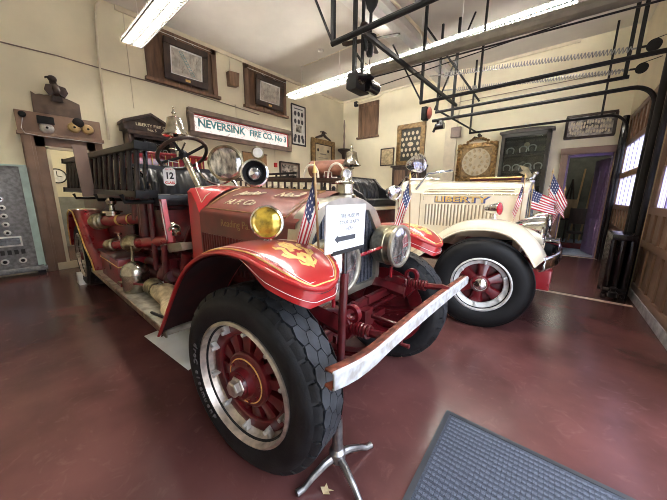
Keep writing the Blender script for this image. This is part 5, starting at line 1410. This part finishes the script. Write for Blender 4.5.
sp = [(-2.35 + .32 * cos(2 * pi * k / 14), 2.55 + .33 * sin(2 * pi * k / 14)) for k in range(14)] + [(-2.35 + .17 * cos(2 * pi * k / 7), 2.55 + .17 * sin(2 * pi * k / 7)) for k in range(7)]
ovals('oval_portraits', BW, sp, .045, .055, .052, 'canvas', t)
b = MB()
for sx_, sz_ in ((-1, 1), (1, 1), (-1, -1), (1, -1)):
    c = BW(-2.35 + sx_ * .49, 2.54 + sz_ * .50, .09); b.ball(c, .075, 10)
    for k in range(3): b.ball(BW(-2.35 + sx_ * (.49 - .11 * (k + 1)), 2.54 + sz_ * .53, .09), .05 - .008 * k, 8); b.ball(BW(-2.35 + sx_ * .52, 2.54 + sz_ * (.50 - .11 * (k + 1)), .09), .05 - .008 * k, 8)
for k in range(9): b.ball(BW(-2.35 + .07 * (k - 4), 3.14 + .10 * cos((k - 4) * .38), .07), .045, 8)
b.build('carved_ornament', 'goldframe', t)
b = MB(); b.tube([BW(-2.55, 3.18, .06), BW(-2.45, 3.27, .07), BW(-2.35, 3.24, .08), BW(-2.25, 3.30, .07)], .03, 8); b.ball(BW(-2.33, 3.32, .07), .05); b.build('ribbon_crest', 'darkwood', t)
# trophy cabinet with horseshoes
t = thing('trophy_cabinet', BW(-1.13, 1.9, .2), 'black glass-front trophy cabinet with white horseshoes on the back wall', 'cabinet')
KB = lambda a, c, d=0.: BW(a, c, .003 + d)
b = MB(); b.pbox(KB, -1.68, -1.60, 1.5, 3.22, 0, .3).pbox(KB, -.66, -.58, 1.5, 3.22, 0, .3).pbox(KB, -1.68, -.58, 1.5, 1.58, 0, .3).pbox(KB, -1.68, -.58, 3.12, 3.22, 0, .3).pbox(KB, -1.68, -.58, 1.5, 3.22, 0, .03)
b.build('carcass', 'matdark', t)
b = MB(); b.prism([(-1.74, 3.22), (-.52, 3.22), (-.52, 3.27), (-.9, 3.31), (-1.36, 3.31), (-1.74, 3.27)], KB, 0, .34); b.build('cornice', 'darkwood', t)
b = MB(); b.pbox(KB, -1.6, -.66, 2.62, 2.64, .03, .26).pbox(KB, -1.6, -.66, 2.2, 2.22, .03, .26); b.build('shelf', 'darkwood', t)
MB().pbox(KB, -1.6, -.66, 1.58, 3.12, .27, .275).build('glass', 'cabglass', t)
for i, (a, z) in enumerate(((-1.46, 2.70), (-1.16, 2.72), (-.96, 2.74), (-1.5, 2.24), (-1.28, 2.24), (-1.02, 2.26), (-.78, 2.26))):
    u = thing('horseshoe', KB(a, z, .1), ('white horseshoe on upper cabinet shelf, left one', 'white horseshoe on upper cabinet shelf, middle one', 'white horseshoe on upper cabinet shelf, right one', 'white horseshoe on lower cabinet shelf, at its left end', 'white horseshoe on lower cabinet shelf, second from left', 'white horseshoe on lower cabinet shelf, third from left', 'white horseshoe on lower cabinet shelf, at its right end')[i], 'horseshoe', 'horseshoes in the trophy cabinet')
    MB().tube([KB(a - .07, z, .12)] + [KB(a + .085 * cos(pi - pi * k / 10), z + .09 + .07 * sin(pi * k / 10), .12) for k in range(11)] + [KB(a + .07, z, .12)], .016, 6).build('shoe', 'gauze', u)
for a, z in ((-1.35, 2.95), (-.86, 3.0)):
    pass
u = thing('medal', KB(-1.13, 2.98, .05), 'pale medal badge on the cabinet back between its shelves and top', 'medal'); MB().lathe([(.0001, 0), (.07, 0), (.07, .02), (.0001, .03)], KB(-1.1, 2.92, .032), (0, -1, 0), 16).build('disc', 'aged', u)
MB().prism([(-1.36, 2.24), (-.9, 2.24), (-.96, 2.4), (-1.13, 2.5), (-1.3, 2.4)], KB, .035, .05).build('plaque', 'photo', t)
for a, lb in ((-1.18, 'tiny white figurine on the trophy cabinet top, the left of two'), (-1.08, 'tiny white figurine on the trophy cabinet top, the right of two')):
    t = thing('figurine', KB(a, 3.313, .15), lb, 'figurine', 'figurines on the trophy cabinet')
    MB().lathe([(.03, 0), (.035, .02), (.02, .05), (.03, .08), (.02, .11), (.022, .13), (.0001, .15)], KB(a, 3.313, .15), (0, 0, 1), 10).build('body', 'gauze', t)
t = picture('framed_photograph', BW, -.33, .60, 2.95, 3.53, .055, 'darkwood', 'wide dark framed group photograph above the back doorway', inner='photo', d=.04)
random.seed(2); sp = [(-.22 + .05 * i + random.uniform(-.01, .01), 3.1 + .11 * j + random.uniform(-.02, .02)) for i in range(15) for j in range(3)]
ovals('figures', BW, sp, .02, .04, .022, 'aged', t)
b = MB(); b.tube([BW(-3.3, 4.33, .03), BW(-2.9, 4.35, .115), BW(-2.0, 4.36, .02), BW(.6, 4.37, .02)], .01, 5); tag(b.build('wall_cable', 'greybrown', None), 'thin cable along the back wall high above the trophy cabinet', 'cable')
t = thing('wall_pipe', BW(-6.9, 4.9, 0), 'white pipe running along the top of the back wall from the corner', 'pipe')
MB().tube([BW(-6.9, 5.05, .06), BW(-5.9, 5.09, .06), BW(-5.7, 5.2, .06), BW(-3.6, 5.2, .06)], .03, 8).build('pipe', 'trimcream', t); MB().pbox(BW, -6.98, -6.85, 4.95, 5.12, .003, .12).build('junction', 'ink', t)
# things glimpsed in the passage
t = thing('easel', (-.0, 12.0, 0), 'dark wooden easel with a small lit picture beyond the doorway', 'easel')
b = MB()
for p in ((-.35, 11.8), (.3, 11.8)): b.tube([(p[0], p[1], 0), (0, 12.1, 2.1)], .025, 6)
b.tube([(0, 12.6, 0), (0, 12.1, 2.0)], .025, 6); b.box(-.4, .4, 11.86, 11.9, .78, .83); b.build('stand', 'darkwood', t)
MB().box(-.3, .2, 11.84, 11.87, .85, 1.45).build('picture', 'tanwood', t)
t = thing('wooden_chair', (.35, 11.3, 0), 'dark wooden armchair in the room beyond the doorway', 'chair')
for x in (.08, .55):
    for y in (11.1, 11.55): MB().tube([(x, y, 0), (x, y, .45 if y < 11.3 else 1.2)], .022, 8).build('leg', 'darkwood', t)
MB().box(.05, .58, 11.07, 11.58, .42, .47).build('seat', 'darkwood', t, bev=.01)
MB().box(.08, .55, 11.53, 11.57, .7, 1.18).build('backrest', 'darkwood', t, bev=.01)
for k in range(3):
    b = MB(); b.tube([(.15 + .28 * k, 12.9 + .1 * k, 0), (.28 + .28 * k, 13.3, 2.5)], .03, 6)
    tag(b.build('leaning_pole', 'tanwood', None), ('tan pole leaning in the passage, closest to the easel', 'tan pole leaning in the passage, middle one of three', 'tan pole leaning in the passage, closest to the violet door')[k], 'pole', 'poles leaning in the passage')
tag(MB().box(-.9, .8, 10.9, 11.0, 0, .16).build('red_step', 'dred', None, bev=.01), 'low dark red step across the room beyond the doorway', 'step')

# ------------------------------------------------------------------ radiator and pipes at the right wall
t = thing('cast_iron_radiator', (.62, 6.0, 0), 'black cast iron radiator standing by the pier between bay doors', 'radiator')
b0 = MB()
for k in range(6):
    y = 5.72 + k * .115
    s = MB()
    for x in (.58, .68, .78): s.tube([(x, y, .14), (x, y, .94)], .038, 8)
    s.box(.55, .81, y - .05, y + .05, .90, .985); s.box(.55, .81, y - .05, y + .05, .10, .19)
    if k in (0, 5): s.tube([(.58, y, .0), (.58, y, .14)], .035, 8); s.tube([(.78, y, 0), (.78, y, .14)], .035, 8)
    s.build('section', 'gloss', t, bev=.012)
MB().tube([(.66, 5.64, .10), (.66, 5.54, .10)], .04, 10).lathe([(.05, 0), (.05, .07), (.03, .09), (.03, .13), (.045, .14), (.0001, .16)], (.66, 5.56, .08), (0, 0, 1), 12).build('valve', 'black', t)
b = MB(); b.tube([RW(6.42, .5, .06), RW(6.42, 2.2, .055), RW(6.40, 5.2, .055)], .055, 12)
tag(b.build('heating_pipe', 'black', None), 'thick black vertical pipe rising behind the radiator to the ceiling', 'pipe')
b = MB(); b.tube([RW(9.42, .0, .07), RW(9.42, 3.35, .07)], .06, 10)
tag(b.build('corner_pipe', 'gloss', None), 'black vertical pipe in the corner right of the back doorway', 'pipe')

# added globes, put in only to brighten the two rooms beyond
for (x, y, zc, lab, cat) in ((XL - 1.5, .7, 3.1, 'added white globe brightening the room behind the brown door', 'lamp'), (.1, 12.3, 3.2, 'added white globe brightening the passage beyond the back doorway', 'lamp')):
    t = thing('added_globe', (x, y, zc), lab, cat)
    MB().tube([(x, y, zc), (x, y, zc - .15)], .015, 8).build('stem', 'black', t)
    MB().ball((x, y, zc - .27), .13, 16).build('globe', emit('fill_glow', (1., .93, .8), 45 if y < 5 else 13), t)
# ------------------------------------------------------------------ overhead: bay door tracks, opener, springs
def track(label, y, z, x0, x1, r=.05, curve=.35, hang=(), brace=(), zlow=0., down=True, name='door_track'):
    t = thing(name, (x0, y, z), label, 'door track')
    pts = [(x0, y, z), (x1 - curve, y, z)]
    if down:
        for k in range(1, 9):
            a = pi / 2 * k / 8; pts.append((x1 - curve + curve * sin(a), y, z - curve + curve * cos(a)))
        pts += [(x1 + .0, y, zlow)]
    MB().tube(pts, r, 8).build('rail', 'black', t)
    for x, w in hang:
        MB().beam((x, y, z), (x, y, ZC), w, w).build('hanger', 'black', t)
    for p, q in brace:
        MB().beam(p, q, .028, .028).build('brace', 'black', t)
    return t
def rx(y, off=.06): return 1.05 - .026 * y - off
track('thick black door track overhead nearest the camera with square hanger frame', 3.1, 3.47, -2.68, rx(3.1), .036, hang=((-2.66, .05), (-1.5, .04), (-.3, .04)), brace=(((-2.66, 3.1, 4.05), (-2.0, 3.1, ZC)), ((-2.68, 3.1, 3.5), (-3.3, 2.6, ZC))), zlow=0.)
track('black door track with spring and vertical hanger, first beyond the opener rail', 5.95, 3.43, -2.68, rx(5.95), .034, curve=.14, hang=((-2.66, .05), (-1.55, .035), (.45, .045)), brace=(((-2.7, 6.02, 3.5), (-3.25, 5.7, 4.6)), ((-2.7, 6.02, 4.9), (-1.75, 6.85, 3.5))))
track('black lower door track beside the red pull box, second beyond the opener', 6.86, 3.265, -2.75, rx(6.86, .05), .034, curve=.3, hang=((-2.3, .05),), brace=(((-2.72, 6.86, 3.5), (-2.0, 6.86, ZC)),))
track('black upper rail just above the lower track beyond the opener', 6.86, 3.445, -2.69, rx(6.86, .2), .03, curve=.2, hang=((-2.66, .045), (.42, .05)), down=False)
track('thin black farthest door track curving down beside the back doorway', 9.12, 3.34, -2.52, rx(9.12, .06), .03, curve=.35, hang=((-2.5, .045), (.3, .04)))
# cross bar that ties the tracks together
b = MB(); b.beam((-2.24, 3.1, 3.50), (-2.24, 6.9, 3.52), .05, .05)
tag(b.build('track_crossbar', 'black', None), 'black angle crossbar tying the overhead door tracks together', 'crossbar')
b = MB(); b.tube([(-2.7, 6.9, 3.52), (-2.35, 9.1, 3.36)], .022, 6)
tag(b.build('track_tie_rod', 'black', None), 'thin black tie rod running to the farthest door track', 'rod')
# extension springs
for i, (y, z0, z1) in enumerate(((6.05, 3.90, 3.575), (6.86, 3.86, 3.56))):
    t = thing('door_spring', (-1, y, 3.7), ('long coil spring above the upper track with its pulley at the right wall', 'long coil spring on the lower track pair, nearer the trophy cabinet')[i], 'spring')
    y2 = y + (.0 if i == 0 else .04)
    MB().tube(spring((-2.25, y2, z0), (.38, y2, z1), .034, 64, .008, n=7), .0085, 4).build('coil', 'steel', t)
    MB().tube([(.38, y2, z1), (.48, y2, z1 - .005)], .012, 6).tube([(-2.25, y2, z0), (-2.55, y2, z0 + .04)], .012, 6).build('hook', 'steel', t)
    MB().lathe([(.0001, -.02), (.075, -.02), (.06, 0), (.075, .02), (.0001, .02)], (.60, y2, z1 - .01), (0, 1, 0), 20).build('pulley', 'black', t)
    MB().tube([(.60, y2, z1 + .065), (.8, y2, z1 + .11)], .006, 5).tube([(.46, y2, z1), (.60, y2, z1 - .01)], .016, 6).build('cable', 'black', t)
# opener: grey rail with motor box
t = thing('door_opener', (-1.3, 4.55, 3.6), 'grey ceiling door opener rail with black motor box at its far end', 'door opener')
rail = MB(); rail.tube([(-2.98, 4.55, 3.67), (.85, 4.55, 3.57)], .08, 10); rail.build('rail', mat('opener_rail_grey', (.15, .13, .10), .4, metal=.3), t)
MB().tube([(-2.98, 4.55, 3.57), (.85, 4.55, 3.44)], .012, 5).build('chain', 'black', t)
b = MB(); b.box(-3.36, -3.16, 4.32, 4.74, 3.38, 3.66); b.box(-3.42, -3.36, 4.36, 4.7, 3.42, 3.6); b.build('motor_box', 'black', t, bev=.015)
b = MB(); b.tube([(-3.12, 4.6, 3.50), (-3.12, 4.9, 3.50)], .11, 14); b.tube([(-3.13, 4.3, 3.55), (-3.0, 4.6, 3.6)], .05, 10); b.build('motor', 'gloss', t)
MB().tube([(-3.16, 4.45, 3.55), (-3.11, 4.45, 3.55)], .09, 14).build('gear_cover', 'nickel', t)
for y in (4.36, 4.60): MB().beam((-3.24, y, 3.64), (-3.24, y, ZC), .06 if y < 4.5 else .045, .06 if y < 4.5 else .045).build('hanger', 'black', t)
MB().beam((-3.24, 4.36, 4.0), (-3.24, 4.6, 3.9), .03, .03).build('brace', 'black', t)
MB().tube([(-3.22, 4.62, 4.35), (-3.20, 4.64, 4.22), (-3.2, 4.66, 4.1)], .035, 8).tube([(-3.2, 4.66, 4.12), (-3.15, 4.72, 4.0), (-3.18, 4.74, 3.88), (-3.24, 4.7, 3.92)], .008, 5).build('hanging_plug', 'black', t)
b = MB(); b.tube([(-2.85, 4.55, 3.4), (.8, 4.9, 3.72)], .008, 5); tag(b.build('pull_cable', 'black', None), 'thin black cable strung just below the opener rail', 'cable')
# red pull box and small motor on the lower track
t = thing('emergency_box', (-2.72, 6.7, 3.4), 'black and red oval emergency box at the left end of the tracks', 'box')
MB().box(-2.86, -2.74, 6.44, 6.62, 3.22, 3.50).build('case', 'black', t, bev=.02)
MB().ball((-2.7, 6.53, 3.36), .1, 14, sz=(.6, .7, 1.3)).build('cover', mat('faded_red_plastic', (.42, .10, .07), .45), t)
t = thing('track_motor', (-2.6, 6.86, 3.1), 'small black motor hanging under the lower track end', 'motor')
MB().tube([(-2.66, 6.86, 3.12), (-2.46, 6.86, 3.12)], .07, 12).box(-2.62, -2.5, 6.80, 6.92, 3.12, 3.23).build('body', 'gloss', t)
MB().tube([(-2.7, 6.84, 3.0), (-2.66, 6.84, 3.1)], .03, 8).build('lever', 'black', t)
# ceiling fan, at rest
t = thing('ceiling_fan', (-3.35, 5.0, ZC), 'black ceiling fan with blades at rest below the boxed beam', 'fan')
fc = V((-3.30, 4.93, 4.42))
MB().tube([fc, fc + V((0, 0, ZC - .14 - 4.42))], .03, 10).lathe([(.03, 0), (.11, .12), (.13, .2)], fc + V((0, 0, .44)), (0, 0, 1), 16).build('stem', 'black', t)
MB().lathe([(.0001, -.07), (.09, -.06), (.13, 0), (.12, .05), (.05, .09)], fc, (0, 0, 1), 20).build('motor', 'black', t)
MB().lathe([(.03, 0), (.05, -.05), (.07, -.09), (.07, -.2), (.05, -.24), (.0001, -.25)], fc + V((0, 0, -.05)), (0, 0, 1), 16).build('light_kit', 'black', t)
for k in range(4):
    a = radians(20 + 90 * k); d = V((cos(a), sin(a), 0)); n = V((-d.y, d.x, .18)).normalized()
    P = lambda u, v, w, d=d, n=n: fc + d * u + n * v + d.cross(n) * w
    MB().prism([(.12, -.02), (.2, -.05), (.5, -.065), (.56, -.03), (.56, .03), (.5, .065), (.2, .05), (.12, .02)], P, -.006, .006).build('blade', 'darkwood', t)
t = thing('smoke_detector', (-5.53, 5.95, ZC), 'small white dome smoke detector on the ceiling', 'smoke detector')
MB().lathe([(.075, 0), (.08, .03), (.05, .06), (.0001, .065)], (-5.53, 5.95, ZC), (0, 0, -1), 18).build('dome', 'white', t)
b = MB(); b.tube([(-6.5, 6.26, ZC - .03), (-3.9, 6.26, ZC - .03)], .012, 6); tag(b.build('ceiling_conduit', 'trimcream', None), 'thin conduit along the ceiling above the long lamp row', 'conduit')

for x, lab in ((-3.86, 'white conduit along the boxed ceiling beam, on the left wall side'), (-3.12, 'white conduit along the boxed ceiling beam, on the bay door side')):
    b = MB(); b.tube([(x, -1, ZC - .05), (x, 9.4, ZC - .05)], .03, 8); tag(b.build('ceiling_conduit', 'trimcream', None), lab, 'conduit')
# ------------------------------------------------------------------ fluorescent lamps
def tube_lamp(label, x0, x1, y, z, group):
    t = thing('fluorescent_lamp', ((x0 + x1) / 2, y, z), label, 'ceiling lamp', group)
    b = MB(); b.prism([(-.06, .0), (.06, .0), (.06, .07), (-.06, .07)], lambda a, c, d: V((d, y + a, z + c)), x0, x1)
    b.prism([(-.05, .05), (-.14, .02), (-.14, .015), (-.05, .04)], lambda a, c, d: V((d, y + a, z + c)), x0, x1).prism([(.05, .05), (.14, .02), (.14, .015), (.05, .04)], lambda a, c, d: V((d, y + a, z + c)), x0, x1)
    b.build('housing', 'white', t)
    for s in (-.085, .085):
        MB().tube([(x0 + .02, y + s, z - .025), (x1 - .02, y + s, z - .025)], .019, 10).build('tube', 'tube', t)
    l = MB(); n = int((x1 - x0) / .075)
    for k in range(n + 1):
        x = x0 + (x1 - x0) * k / n
        for s in (-1, 1): l.prism([(s * .01, -.09), (s * .17, -.09), (s * .17, .0), (s * .12, .01), (s * .01, -.02)], lambda a, c, d: V((d, y + a, z + c)), x - .006, x + .006)
    for s in (-.17, 0, .17): l.box(x0, x1, y + s - .004, y + s + .004, z - .09, z - .07)
    l.build('louvre', 'fin', t, smooth=0)
    for x in (x0 + .5, x1 - .3): MB().tube([(x, y, z + .07), (x, y, ZC)], .008, 6).build('hanger', 'white', t)
    return t
z = 4.56
tube_lamp('long hanging tube lamp at the far left end of the bright lamp row', -7.1, -4.85, 6.26, z, 'tube lamps in the long row')
tube_lamp('long hanging tube lamp in the middle of the bright lamp row above the opener', -4.83, -2.58, 6.26, z, 'tube lamps in the long row')
tube_lamp('long hanging tube lamp at the right end of the bright lamp row', -2.56, -.31, 6.26, z, 'tube lamps in the long row')
tube_lamp('short bright tube lamp hanging at the top left before the boarded windows', -7.0, -4.7, 2.06, 4.46, 'tube lamps in the near row')
tube_lamp('tube lamp over the red engine seat in the near row', -4.68, -2.4, 2.06, 4.46, 'tube lamps in the near row')
tube_lamp('tube lamp over the red engine nose in the near row', -2.38, -.1, 2.06, 4.46, 'tube lamps in the near row')

# ------------------------------------------------------------------ daylight and camera
w = bpy.data.worlds.new('sky'); SC.world = w; w.use_nodes = True
nt = w.node_tree; bg = nt.nodes['Background']
sk = nt.nodes.new('ShaderNodeTexSky'); sk.sky_type = 'HOSEK_WILKIE'; sk.turbidity = 6; sk.ground_albedo = .4; sk.sun_direction = V((-.5, .3, .8)).normalized()
mx = nt.nodes.new('ShaderNodeMix'); mx.data_type = 'RGBA'; mx.inputs['Factor'].default_value = .6
mx.inputs['B'].default_value = (.9, .95, 1.08, 1)
nt.links.new(sk.outputs[0], mx.inputs['A']); nt.links.new(mx.outputs['Result'], bg.inputs['Color'])
bg.inputs['Strength'].default_value = 6.
# portals help the sampler find the sky through the bay openings
for y0, y1 in ((-.5, 2.9), (3.2, 6.1), (6.75, 9.3)):
    L = bpy.data.lights.new('portal', 'AREA'); L.shape = 'RECTANGLE'; L.size = y1 - y0; L.size_y = 3.35; L.cycles.is_portal = True
    o = bpy.data.objects.new('daylight_portal', L); COL.objects.link(o); o.location = (1.05 - .026 * (y0 + y1) / 2 + .3, (y0 + y1) / 2, 1.68)
    o.rotation_euler = V((-1, 0, 0)).to_track_quat('-Z', 'Z').to_euler()

cam = bpy.data.cameras.new('camera'); co = bpy.data.objects.new('camera', cam); COL.objects.link(co)
F_, YAW, PIT, ROL = 274.2, -.7012, .19615, .00995
cam.sensor_width = 36; cam.lens = 36 * F_ / 667; cam.clip_start = .02; cam.clip_end = 100
fw = V((sin(YAW) * cos(PIT), cos(YAW) * cos(PIT), -sin(PIT))); r0 = V((cos(YAW), -sin(YAW), 0)); u0 = r0.cross(fw)
rr_ = r0 * cos(ROL) + u0 * sin(ROL); uu = u0 * cos(ROL) - r0 * sin(ROL)
m = Matrix((rr_, uu, -fw)).transposed().to_4x4(); m.translation = V((0, 0, 1.5)); co.matrix_world = m
SC.camera = co
SC.view_settings.view_transform = 'Standard'; SC.view_settings.look = 'None'; SC.view_settings.gamma = 1; SC.view_settings.use_curve_mapping = False
SC.view_settings.exposure = .7
